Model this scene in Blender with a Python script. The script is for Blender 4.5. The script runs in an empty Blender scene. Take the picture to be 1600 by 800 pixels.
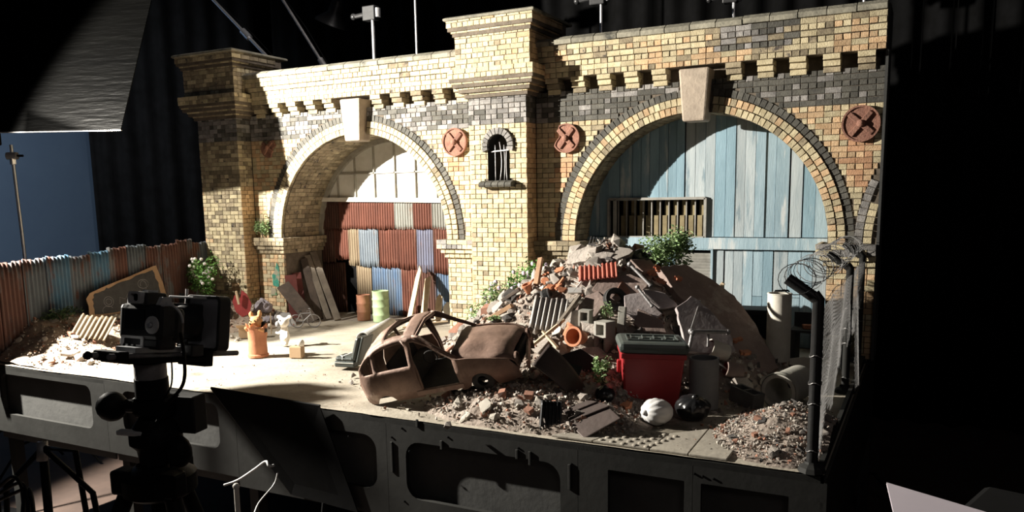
import bpy, bmesh, math, random
from mathutils import Vector, Matrix, Euler, noise
random.seed(11)
R = math.radians
scene = bpy.context.scene
COL = scene.collection

# ------------------------------------------------------------------ camera
CAM = Vector((0, 0, .8))
def cam_axes(theta=27.4, pitch=8.45, roll=-.93):
    t, p, r = R(theta), R(pitch), R(roll)
    fwd = Vector((-math.sin(t)*math.cos(p), math.cos(t)*math.cos(p), -math.sin(p)))
    rt = Vector((math.cos(t), math.sin(t), 0)); up = rt.cross(fwd)
    return rt*math.cos(r)+up*math.sin(r), up*math.cos(r)-rt*math.sin(r), fwd
RT, UP, FWD = cam_axes()
cd = bpy.data.cameras.new('camera'); cam = bpy.data.objects.new('camera', cd); COL.objects.link(cam)
cam.matrix_world = Matrix(((RT.x, UP.x, -FWD.x, CAM.x), (RT.y, UP.y, -FWD.y, CAM.y), (RT.z, UP.z, -FWD.z, CAM.z), (0, 0, 0, 1)))
cd.sensor_fit = 'HORIZONTAL'; cd.sensor_width = 36; cd.lens = 1250/1600*36; cd.shift_y = 95/1600
cd.clip_start = .02; cd.clip_end = 60
scene.camera = cam

# ------------------------------------------------------------------ world, lamps, exposure
w = bpy.data.worlds.new('studio_dark'); scene.world = w; w.use_nodes = True
w.node_tree.nodes['Background'].inputs[0].default_value = (.55, .62, .75, 1)
w.node_tree.nodes['Background'].inputs[1].default_value = .012
scene.view_settings.view_transform = 'Standard'; scene.view_settings.look = 'None'
scene.view_settings.exposure = 0; scene.view_settings.gamma = 1; scene.view_settings.use_curve_mapping = False
def lamp(name, kind, loc, target, energy, color, size=.05, angle=90, blend=.3):
    d = bpy.data.lights.new(name, kind); o = bpy.data.objects.new(name, d); COL.objects.link(o)
    o.location = loc; o.rotation_euler = (Vector(target)-Vector(loc)).to_track_quat('-Z', 'Y').to_euler()
    d.energy = energy; d.color = color
    if kind == 'SPOT': d.spot_size = R(angle); d.spot_blend = blend; d.shadow_soft_size = size
    elif kind == 'AREA': d.shape = 'DISK'; d.size = size
    else: d.shadow_soft_size = size
    return o
LIGHT = Vector((-4.84, 1.78, 1.74))
lamp('key_lamp', 'SPOT', LIGHT, (-1.9, 3.4, .5), 2350, (1, .94, .83), .026, 122, .2)
lamp('camera_side_fill', 'AREA', (1.6, -.6, 2.6), (-2.2, 3.6, .6), 7, (1, .88, .82), 1.2)
lamp('blue_wall_lamp', 'SPOT', (-6.6, 1.2, 2.6), (-8, 4.6, 1.2), 620, (.9, .95, 1), .3, 75, .6)
lamp('rim_lamp', 'SPOT', (-2.9, 4.3, 3.1), (-4.6, 4.7, 1.75), 85, (1, .93, .88), .08, 56, .6)

# ------------------------------------------------------------------ where a line of sight meets a surface
def sight(px, py): return FWD+RT*((px-800)/1250)-UP*((py-495)/1250)
def at(px, py, z=0.0):
    d = sight(px, py); return CAM+d*((z-CAM.z)/d.z)
def aty(px, py, y):
    d = sight(px, py); return CAM+d*(y/d.y)
def atx(px, py, x):
    d = sight(px, py); return CAM+d*(x/d.x)
def depth(p): return (Vector(p)-CAM).dot(FWD)

# ------------------------------------------------------------------ materials
MATS = {}
def mat(name, c1, c2=None, scale=12, rough=.8, metal=0, bump=.15, c3=None, c3lo=.58, stretch=(1, 1, 1), var=.25, spec=.4, bscale=None, detail=6):
    if name in MATS: return MATS[name]
    m = bpy.data.materials.new(name); m.use_nodes = True; MATS[name] = m
    nt = m.node_tree; N = nt.nodes; K = nt.links; b = N['Principled BSDF']
    b.inputs['Roughness'].default_value = rough; b.inputs['Metallic'].default_value = metal
    b.inputs['Specular IOR Level'].default_value = spec
    c2 = c2 or tuple(x*.7 for x in c1)
    tc = N.new('ShaderNodeTexCoord'); mp = N.new('ShaderNodeMapping'); mp.inputs['Scale'].default_value = stretch
    oi = N.new('ShaderNodeObjectInfo'); ge = N.new('ShaderNodeNewGeometry')
    ad = N.new('ShaderNodeMath'); ad.operation = 'ADD'; K.new(oi.outputs['Random'], ad.inputs[0]); K.new(ge.outputs['Random Per Island'], ad.inputs[1])
    fr = N.new('ShaderNodeMath'); fr.operation = 'FRACT'; K.new(ad.outputs[0], fr.inputs[0])
    sc = N.new('ShaderNodeVectorMath'); sc.operation = 'SCALE'; sc.inputs[0].default_value = (7, 13, 5); K.new(fr.outputs[0], sc.inputs['Scale'])
    va = N.new('ShaderNodeVectorMath'); va.operation = 'ADD'
    K.new(tc.outputs['Object'], mp.inputs['Vector']); K.new(mp.outputs[0], va.inputs[0]); K.new(sc.outputs[0], va.inputs[1])
    n1 = N.new('ShaderNodeTexNoise'); n1.inputs['Scale'].default_value = scale; n1.inputs['Detail'].default_value = detail; n1.inputs['Roughness'].default_value = .65
    K.new(va.outputs[0], n1.inputs['Vector'])
    rp = N.new('ShaderNodeValToRGB'); e = rp.color_ramp.elements
    e[0].position = .33; e[0].color = (*c2, 1); e[1].position = .62; e[1].color = (*c1, 1)
    K.new(n1.outputs['Fac'], rp.inputs[0]); col = rp.outputs[0]
    if c3:
        n2 = N.new('ShaderNodeTexNoise'); n2.inputs['Scale'].default_value = scale*.45; n2.inputs['Detail'].default_value = 8; n2.inputs['Roughness'].default_value = .7
        v2 = N.new('ShaderNodeVectorMath'); v2.operation = 'ADD'; v2.inputs[1].default_value = (3.7, 9.1, 1.3); K.new(va.outputs[0], v2.inputs[0]); K.new(v2.outputs[0], n2.inputs['Vector'])
        r2 = N.new('ShaderNodeMapRange'); r2.inputs[1].default_value = c3lo; r2.inputs[2].default_value = c3lo+.07; K.new(n2.outputs['Fac'], r2.inputs[0])
        mx = N.new('ShaderNodeMix'); mx.data_type = 'RGBA'; K.new(r2.outputs[0], mx.inputs['Factor']); K.new(col, mx.inputs['A']); mx.inputs['B'].default_value = (*c3, 1); col = mx.outputs['Result']
    if var:
        hs = N.new('ShaderNodeHueSaturation'); mr = N.new('ShaderNodeMapRange'); mr.inputs[3].default_value = 1-var; mr.inputs[4].default_value = 1+var
        K.new(fr.outputs[0], mr.inputs[0]); K.new(mr.outputs[0], hs.inputs['Value']); K.new(col, hs.inputs['Color']); col = hs.outputs[0]
    K.new(col, b.inputs['Base Color'])
    if bump:
        n3 = N.new('ShaderNodeTexNoise'); n3.inputs['Scale'].default_value = bscale or scale*5; n3.inputs['Detail'].default_value = 5; K.new(va.outputs[0], n3.inputs['Vector'])
        bp = N.new('ShaderNodeBump'); bp.inputs['Strength'].default_value = bump; bp.inputs['Distance'].default_value = .006
        K.new(n3.outputs['Fac'], bp.inputs['Height']); K.new(bp.outputs[0], b.inputs['Normal'])
    return m
BR_Y = mat('stock_brick', (.56, .485, .32), (.42, .35, .215), 30, .85, bump=.5, c3=(.26, .215, .15), c3lo=.68, var=.2)
BR_S = mat('dark_stock_brick', (.36, .30, .20), (.21, .17, .115), 26, .9, bump=.5, c3=(.06, .05, .045), c3lo=.58, var=.35)  # darker stock brick for soffits, jambs, corbel sides and scattered bricks
BR_G = mat('grey_brick', (.28, .265, .25), (.16, .15, .145), 26, .85, bump=.5, var=.4)
BR_D = mat('blue_brick', (.10, .095, .08), (.06, .057, .05), 26, .75, bump=.4, var=.35)
BR_O = mat('orange_stock_brick', (.58, .41, .25), (.44, .29, .16), 28, .85, bump=.5, c3=(.5, .42, .27), c3lo=.6, var=.25)
BR_R = mat('rust_stained_brick', (.50, .29, .17), (.40, .22, .12), 28, .85, bump=.5, c3=(.52, .42, .27), c3lo=.6, var=.15)
MORT = mat('mortar', (.16, .13, .10), (.08, .065, .05), 14, .95, bump=.5, var=0)
COPE = mat('coping_stone', (.30, .28, .22), (.16, .15, .12), 14, .85, bump=.4, c3=(.07, .07, .06), c3lo=.6, var=.2)
STONE = mat('keystone_stone', (.46, .38, .30), (.33, .27, .215), 16, .8, bump=.35, c3=(.2, .17, .14), c3lo=.68, var=.05)
RUST = mat('rust_iron', (.30, .15, .105), (.19, .09, .065), 22, .85, bump=.6, var=.1)
FLOORM = mat('yard_concrete', (.40, .36, .295), (.25, .22, .175), 4, .85, bump=.45, c3=(.15, .13, .10), c3lo=.585, var=0, bscale=60, detail=10)
BLACKP = mat('black_paint', (.025, .025, .0238), (.018, .018, .017), 6, .65, bump=.12, var=.06, spec=.2)
BLACKC = mat('black_cloth', (.006, .006, .0065), (.003, .003, .003), 6, .95, bump=.1, var=0, spec=.1)
BLACKM = mat('black_metal', (.009, .009, .0095), (.005, .005, .005), 14, .55, bump=.05, var=.1, spec=.07)
GREYF = mat('grey_felt', (.06, .06, .058), (.045, .045, .044), 8, .9, bump=.2, var=.1)
CHROME = mat('chrome', (.8, .8, .82), (.7, .7, .72), 8, .3, .75, bump=0, var=0)
STEEL = mat('dull_steel', (.34, .33, .33), (.2, .19, .19), 18, .5, .5, bump=.2, c3=(.14, .1, .08), c3lo=.62, var=.1)

# ------------------------------------------------------------------ mesh building
class MB:
    def __init__(s): s.v = []; s.f = []
    def add(s, vs, fs):
        o = len(s.v); s.v += [tuple(v) for v in vs]; s.f += [tuple(i+o for i in f) for f in fs]; return s
    def box(s, c, d, M=None, taper=1.0):
        x, y, z = d[0]/2, d[1]/2, d[2]/2
        vs = [Vector((sx*x*(taper if sz < 0 else 1), sy*y*(taper if sz < 0 else 1), sz*z)) for sz in (-1, 1) for sx, sy in ((-1, -1), (1, -1), (1, 1), (-1, 1))]
        if M: vs = [M @ v for v in vs]
        c = Vector(c)
        return s.add([v+c for v in vs], [(3, 2, 1, 0), (4, 5, 6, 7), (0, 1, 5, 4), (1, 2, 6, 5), (2, 3, 7, 6), (3, 0, 4, 7)])
    def beam(s, p0, p1, wd, th, side=(0, 0, 1)):
        p0, p1 = Vector(p0), Vector(p1); a = (p1-p0); L = a.length; a.normalize()
        b = a.cross(Vector(side)); b = b.normalized() if b.length > 1e-4 else a.orthogonal().normalized()
        c = b.cross(a).normalized()
        return s.box((p0+p1)/2, (L, wd, th), Matrix((a, b, c)).transposed())
    def tube(s, path, r, n=8, cap=True, closed=False):
        P = [Vector(p) for p in path]; k = len(P); rs = r if isinstance(r, (list, tuple)) else [r]*k
        t = (P[1]-P[0]).normalized(); u = t.orthogonal().normalized(); vs = []
        for i, p in enumerate(P):
            a = P[(i-1) % k] if (i or closed) else p; b = P[(i+1) % k] if (i < k-1 or closed) else p
            t2 = (b-a).normalized(); u = (u-t2*u.dot(t2)).normalized(); q = t2.cross(u)
            vs += [p+(u*math.cos(j*2*math.pi/n)+q*math.sin(j*2*math.pi/n))*rs[i] for j in range(n)]
        fs = [(i*n+j, i*n+(j+1) % n, (i+1) % k*n+(j+1) % n, (i+1) % k*n+j) for i in range(k if closed else k-1) for j in range(n)]
        if cap and not closed: fs += [tuple(range(n-1, -1, -1)), tuple((k-1)*n+j for j in range(n))]
        return s.add(vs, fs)
    def lathe(s, prof, n=24, M=None, o=(0, 0, 0)):
        vs = []; k = len(prof); o = Vector(o)
        for r, z in prof:
            for j in range(n):
                v = Vector((r*math.cos(j*2*math.pi/n), r*math.sin(j*2*math.pi/n), z)); vs.append((M @ v if M else v)+o)
        fs = [(i*n+j, i*n+(j+1) % n, (i+1)*n+(j+1) % n, (i+1)*n+j) for i in range(k-1) for j in range(n)]
        return s.add(vs, fs)
    def prism(s, poly, t, M=None, o=(0, 0, 0)):
        n = len(poly); o = Vector(o)
        vs = [Vector((x, y, 0)) for x, y in poly]+[Vector((x, y, t)) for x, y in poly]
        vs = [(M @ v if M else v)+o for v in vs]
        return s.add(vs, [tuple(range(n-1, -1, -1)), tuple(range(n, 2*n))]+[(i, (i+1) % n, (i+1) % n+n, i+n) for i in range(n)])
    def frame(s, outer, inner, t, M=None, o=(0, 0, 0)):
        n = len(outer); o = Vector(o)
        vs = [Vector((x, y, z)) for z in (0, t) for ring in (outer, inner) for x, y in ring]
        vs = [(M @ v if M else v)+o for v in vs]; fs = []
        for i in range(n):
            j = (i+1) % n
            fs += [(i, n+i, n+j, j), (2*n+i, 2*n+j, 3*n+j, 3*n+i), (i, j, 2*n+j, 2*n+i), (n+i, 3*n+i, 3*n+j, n+j)]
        return s.add(vs, fs)
    def ball(s, c, r, n=12, sq=(1, 1, 1), M=None):
        c = Vector(c); vs = [Vector((0, 0, -1))]; m = max(4, n//2)
        for i in range(1, m):
            a = -math.pi/2+math.pi*i/m
            vs += [Vector((math.cos(a)*math.cos(j*2*math.pi/n), math.cos(a)*math.sin(j*2*math.pi/n), math.sin(a))) for j in range(n)]
        vs.append(Vector((0, 0, 1))); fs = [(0, 1+(j+1) % n, 1+j) for j in range(n)]
        for i in range(m-2): fs += [(1+i*n+j, 1+i*n+(j+1) % n, 1+(i+1)*n+(j+1) % n, 1+(i+1)*n+j) for j in range(n)]
        b = 1+(m-2)*n; fs += [(b+j, b+(j+1) % n, len(vs)-1) for j in range(n)]
        vs = [Vector((v.x*r*sq[0], v.y*r*sq[1], v.z*r*sq[2])) for v in vs]
        return s.add([(M @ v if M else v)+c for v in vs], fs)
    def mesh(s, name, m, smooth=False):
        me = bpy.data.meshes.new(name); me.from_pydata(s.v, [], s.f); me.materials.append(m)
        if smooth: me.shade_smooth()
        return me
    def build(s, name, m, parent=None, smooth=False, loc=None, rot=None, bevel=0, angle=None):
        o = bpy.data.objects.new(name, s.mesh(name, m, smooth)); COL.objects.link(o)
        if parent: o.parent = parent
        if loc is not None: o.location = loc
        if rot is not None: o.rotation_euler = rot
        if angle: o.data.set_sharp_from_angle(angle=R(angle))
        if bevel:
            b = o.modifiers.new('bevel', 'BEVEL'); b.width = bevel; b.segments = 2; b.limit_method = 'ANGLE'; b.angle_limit = R(35)
        return o
def tag(o, label, cat, group=None):
    o['label'] = label; o['category'] = cat
    if group: o['group'] = group
    return o
def thing(name, label, cat, loc=(0, 0, 0), rot=(0, 0, 0), group=None):
    o = bpy.data.objects.new(name, None); COL.objects.link(o); o.empty_display_size = .03
    o.location = loc; o.rotation_euler = rot if isinstance(rot, tuple) else (0, 0, rot)
    return tag(o, label, cat, group)
def struct(name, mb, m, parent=None, **k):
    o = mb.build(name, m, parent, **k)
    if not parent: o['kind'] = 'structure'
    return o
def hullpts(pts):
    bm = bmesh.new()
    for p in pts: bm.verts.new(p)
    r = bmesh.ops.convex_hull(bm, input=bm.verts)
    bmesh.ops.delete(bm, geom=list({g for g in r['geom_interior']+r['geom_unused'] if isinstance(g, bmesh.types.BMVert)}), context='VERTS')
    bm.verts.index_update(); v = [tuple(a.co) for a in bm.verts]; f = [tuple(a.index for a in b.verts) for b in bm.faces]; bm.free(); return v, f
def rrect(w, h, r, k=5, cx=0, cy=0):
    p = []
    for sx, sy, a0 in ((1, 1, 0), (-1, 1, 90), (-1, -1, 180), (1, -1, 270)):
        for i in range(k):
            a = R(a0+90*i/(k-1)); p.append((cx+sx*(w/2-r)+r*math.cos(a), cy+sy*(h/2-r)+r*math.sin(a)))
    return p

# ------------------------------------------------------------------ the room
FZ = -.95
struct('floor', MB().box((-1.5, 2, FZ-.03), (16, 14, .06)), mat('studio_floor', (.065, .043, .034), (.04, .027, .022), 3, .7, bump=.1, var=0))
struct('wall_left', MB().box((-8.06, 2.2, 1.2), (.12, 7, 4.3)), mat('blue_wall_paint', (.10, .155, .235), (.09, .14, .22), 2, .9, bump=.05, var=0))
struct('wall_back', MB().box((-1.5, 7.2, 1.2), (16, .1, 4.3)), BLACKC)
struct('wall_right', MB().box((4.2, 2.5, 1.2), (.1, 9, 4.3)), BLACKC)
def curtain(name, label, a, b, z0, z1, amp=.05, per=.22, m=BLACKC):
    a, b = Vector((*a, 0)), Vector((*b, 0)); d = b-a; L = d.length; d.normalize(); nrm = Vector((-d.y, d.x, 0)); n = int(L/per*8)
    vs = []; fs = []
    for i in range(n+1):
        s_ = L*i/n; off = amp*math.sin(s_/per*2*math.pi)+amp*.4*math.sin(s_/per*2.9+1)
        for z in (z0, z1): vs.append(a+d*s_+nrm*off*(1 if z == z0 else .6)+Vector((0, 0, z)))
    fs = [(2*i, 2*i+2, 2*i+3, 2*i+1) for i in range(n)]
    o = MB().add(vs, fs).build(name, m, smooth=True); s2 = o.modifiers.new('thick', 'SOLIDIFY'); s2.thickness = .006
    return tag(o, label, 'curtain')
curtain('stage_curtain', 'black curtain hanging beside the blue wall behind the corrugated fence', (-7.9, 5.62), (-6.4, 6.6), FZ, 3.3)
curtain('stage_curtain', 'long black curtain hanging in the dark behind the brick arches', (-6.3, 6.7), (4, 6.7), FZ, 3.3)

# ------------------------------------------------------------------ brickwork
CH, BL, JT = .0275, .0732, .0029
def brick_mesh(L, H, D, m, var, cache={}):
    k = (round(L/.003), round(H/.002), round(D/.004), m.name, var)
    if k in cache: return cache[k]
    rnd = random.Random(hash(k[:3])*7+var); x, z, c = (k[0]*.003-JT)/2, (k[1]*.002-JT)/2, .0016
    j = lambda a: rnd.uniform(-a, a)
    vs = []
    for y, q in ((D*.6, 0), (c, 0), (0, c)):
        for sx, sz in ((-1, -1), (1, -1), (1, 1), (-1, 1)): vs.append((sx*(x-q)+j(.0007), y+j(.0008), sz*(z-q)+j(.0007)))
    fs = [(8, 9, 10, 11)]
    for a in (0, 4): fs += [(a+i, a+(i+1) % 4, a+4+(i+1) % 4, a+4+i) for i in range(4)]
    me = MB().add(vs, fs).mesh('brick', m); cache[k] = me; return me
class Bricks:
    """bricks of one piece of wall: the 300 that show largest become parts, the rest one part"""
    def __init__(s, owner): s.o = owner; s.l = []
    def put(s, p, rz, L, H=CH, D=.03, m=BR_Y, rot=None, wt=1.0):
        p = Vector(p); var = random.randrange(5)
        jr = (random.uniform(-.008, .008), random.uniform(-.015, .015), random.uniform(-.02, .02))
        M = Matrix.Translation(p+Vector((0, random.uniform(-.0012, .0012), 0))) @ (rot if rot else Matrix.Rotation(rz, 4, 'Z')) @ Euler(jr).to_matrix().to_4x4()
        s.l.append((wt*L*H/depth(p)**2, M, brick_mesh(L, H, D, m, var)))
    def course(s, a, b, z, y, along='x', i=0, m=BR_Y, gaps=None, x=None, wt=1.0, D=.03, H=CH):
        step = BL if i % 2 == 0 else BL/2
        n = max(1, round((b-a)/step)); st = (b-a)/n
        if i % 4 == 2 and n > 2: edges = [a]+[a+st*(k+.5) for k in range(n)]+[b]
        else: edges = [a+st*k for k in range(n+1)]
        for u0, u1 in zip(edges, edges[1:]):
            segs = [(u0, u1)]
            for g0, g1 in (gaps or []):
                ns = []
                for q0, q1 in segs:
                    if g1 <= q0 or g0 >= q1: ns.append((q0, q1)); continue
                    if g0 > q0: ns.append((q0, g0))
                    if g1 < q1: ns.append((g1, q1))
                segs = ns
            for q0, q1 in segs:
                if q1-q0 < .012: continue
                mm = m(.5*(q0+q1), z) if callable(m) else m
                if along == 'x': s.put(((q0+q1)/2, y, z+H/2), 0, q1-q0, H, D, mm, wt=wt)
                elif along == '+x': s.put((x, (q0+q1)/2, z+H/2), R(90), q1-q0, H, D, mm, wt=wt*.4)
                elif along == '-x': s.put((x, (q0+q1)/2, z+H/2), R(-90), q1-q0, H, D, mm, wt=wt*.001)
    def done(s, name='brick', rest='brickwork', most=300):
        s.l.sort(key=lambda t: -t[0])
        for _, M, me in s.l[:most]:
            o = bpy.data.objects.new(name, me); COL.objects.link(o); o.parent = s.o; o.matrix_local = M
        if len(s.l) > most:
            vs = []; fs = []; mi = []; ms = []
            for _, M, me in s.l[most:]:
                o0 = len(vs); mt = me.materials[0]
                if mt not in ms: ms.append(mt)
                vs += [M @ v.co for v in me.vertices]; fs += [tuple(i+o0 for i in p.vertices) for p in me.polygons]; mi += [ms.index(mt)]*len(me.polygons)
            me = bpy.data.meshes.new(rest); me.from_pydata(vs, [], fs)
            for mt in ms: me.materials.append(mt)
            me.polygons.foreach_set('material_index', mi)
            o = bpy.data.objects.new(rest, me); COL.objects.link(o); o.parent = s.o; o['kind'] = 'stuff'
WY = 4.15; ZS = .557; RI = .66; RO = .78; XL, XR = -3.243, -1.083; DARK0, DARK1 = 1.2175, 1.358
def hue(seed):
    def f(x, z):
        if DARK0 < z+.01 < DARK1: return random.choice((BR_G, BR_G, BR_D)) if x < -1.9 else random.choice((BR_D, BR_D, BR_D, BR_G))
        if any(abs(x-a) < b and .80 < z < 1.06 and random.random() < .3+(z-.8)*2.4 for a, b in ((-2.515, .05), (-1.79, .045), (-.302, .055))): return BR_R
        n = noise.noise((x*2.3+seed, z*2.9, seed))
        if n > .33: return random.choice((BR_S, BR_Y, BR_Y))
        if x > -1.9 and random.random() < .3+(x+1.9)*.2: return BR_O
        return BR_Y if random.random() < .93 else random.choice((BR_S, BR_O))
    return f
# ---- piers
WX = -2.158
def pier(name, xc, hw, y0, seed, dark_mix=False):
    base = MB(); rnd = random.Random(seed)
    prof = [(0, 1.3575, 0)]+[(1.3575, 1.385, .02), (1.385, 1.4125, .045), (1.4125, 1.44, .07), (1.44, 1.495, .083), (1.495, 1.6875, .05), (1.6875, 1.715, .065), (1.715, 1.77, .084)]
    for a, b, p in prof:
        q = p-.006
        if a == 0 and name == 'wall_center_pier':
            base.box((xc, (y0-q+4.4)/2, .4475), (2*(hw+q), 4.4-y0+q, .895)); base.box((xc, (y0-q+4.4)/2, 1.2573), (2*(hw+q), 4.4-y0+q, .2005))
            base.box((xc, (y0+.1+4.4)/2, 1.026), (2*(hw+q), 4.3-y0, .262))
            for u, v in ((xc-hw-q, WX-.068), (WX+.068, xc+hw+q)): base.box(((u+v)/2, y0+.0535, 1.026), (v-u, .095, .262))
        else: base.box((xc, (y0-q+4.4)/2, (a+b)/2), (2*(hw+q), 4.4-y0+q, b-a))
    o = struct(name, base, MORT); B = Bricks(o); h = hue(seed); z = 0.0; i = 0
    def hs(x, z):
        m = h(x, z)
        if dark_mix and z > .9 and m in (BR_Y, BR_O): return random.choice((BR_S, BR_S, BR_Y))  # mostly darker bricks on the upper part
        if dark_mix and m is BR_Y and random.random() < .35: return BR_S
        return m
    win = name == 'wall_center_pier'
    while z < 1.765:
        p = next(p for a, b, p in prof if a-.001 <= z < b-.001)
        g = None
        if win and .86 < z < 1.20:
            zz = z+CH/2; half = .066 if zz < 1.09 else math.sqrt(max(0, .066**2-(zz-1.09)**2))
            ring = .098 if zz > 1.06 and zz > 0 else .066
            half = math.sqrt(max(0, .098**2-(zz-1.09)**2)) if zz > 1.09 else (.098 if zz > 1.06 else .066)
            if zz < .895: half = .09
            if half > 0: g = [(WX-half, WX+half)]
        B.course(xc-hw-p, xc+hw+p, z, y0-p, 'x', i, hs, g)
        B.course(y0-p, 4.15 if z < 1.35 else 4.34, z, 0, '+x', i+1, hs, x=xc+hw+p)
        B.course(y0-p, 4.34, z, 0, '-x', i+1, hs, x=xc-hw-p)
        z += CH; i += 1
    B.done()
    q = .097; cap = MB(); t = 1.77
    prof2 = [(q-.006, t), (q, t+.004), (q, t+.014), (q-.012, t+.02), (-.06, t+.055)]
    vs = []
    for e, zz in prof2: vs += [(xc-hw-e, y0-e, zz), (xc+hw+e, y0-e, zz), (xc+hw+e, 4.4+min(e, .05), zz), (xc-hw-e, 4.4+min(e, .05), zz)]
    fs = [(3, 2, 1, 0), (16, 17, 18, 19)]+[(4*k+j, 4*k+(j+1) % 4, 4*k+4+(j+1) % 4, 4*k+4+j) for k in range(4) for j in range(4)]
    cap.add(vs, fs).build('cap_stone', COPE, o, bevel=.003)
    return o
left_pier = pier('wall_left_pier', -4.323, .183, 4.03, 3.1, True)
mid_pier = pier('wall_center_pier', -2.163, .183, 4.03, 8.2)
# niche window in the middle pier
def niche():
    y0 = 4.03; ring = MB(); n = 13
    hole = [(WX-.066, .895)]+[(WX+.066*math.cos(R(180-180*k/16)), 1.09+.066*math.sin(R(180-180*k/16))) for k in range(17)]+[(WX+.066, .895)]
    m = MB(); k = len(hole)
    m.add([(x, y0-.004, z) for x, z in hole]+[(x, y0+.1, z) for x, z in hole], [(i, i+1, k+i+1, k+i) for i in range(k-1)]+[tuple(range(k, 2*k))])
    w_ = thing('niche_window', 'narrow round-headed barred window in the middle brick pier', 'window')
    w_.location = (0, 0, 0)
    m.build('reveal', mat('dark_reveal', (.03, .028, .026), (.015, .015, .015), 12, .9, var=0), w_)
    for j in range(n):
        a = R(-20+220*(j+.5)/n)
        q = MB(); h = R(220/n/2)-.02
        pts = [(WX+r*math.cos(b), 1.09+r*math.sin(b)) for r, b in ((.064, a-h), (.1, a-h), (.1, a+h), (.064, a+h))]
        q.prism([(x, z) for x, z in pts], .022, Matrix(((1, 0, 0), (0, 0, -1), (0, 1, 0))), (0, y0+.006, 0)).build('arch_brick', BR_G, w_, bevel=.002)
    for j in range(5):
        x = WX-.084+.042*j
        q = MB(); pr = [(0, 0), (-.05, 0), (-.058, .012), (-.05, .026), (-.02, .036), (0, .036)]
        vs = [(x+dx, y0+y, .862+z) for dx in (-.0195, .0195) for y, z in pr]; L = len(pr)
        q.add(vs, [tuple(range(L)), tuple(range(2*L-1, L-1, -1))]+[(i, i+L, (i+1) % L+L, (i+1) % L) for i in range(L)]).build('sill_brick', BR_D, w_, bevel=.002)
    for j, (dx, bend) in enumerate(((-.028, 0), (.0, .012), (.028, .004), (.045, -.004))):
        path = [(WX+dx+bend*math.sin(t*math.pi), y0+.016, .897+t*(.215-abs(dx)*.6)) for t in [i/8 for i in range(9)]]
        MB().tube(path, .0034, 6).build('bar', STEEL, w_, smooth=True)
    MB().beam((WX-.05, y0+.01, 1.06), (WX+.064, y0+.01, 1.066), .006, .007).build('bar', STEEL, w_)
niche()
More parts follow.
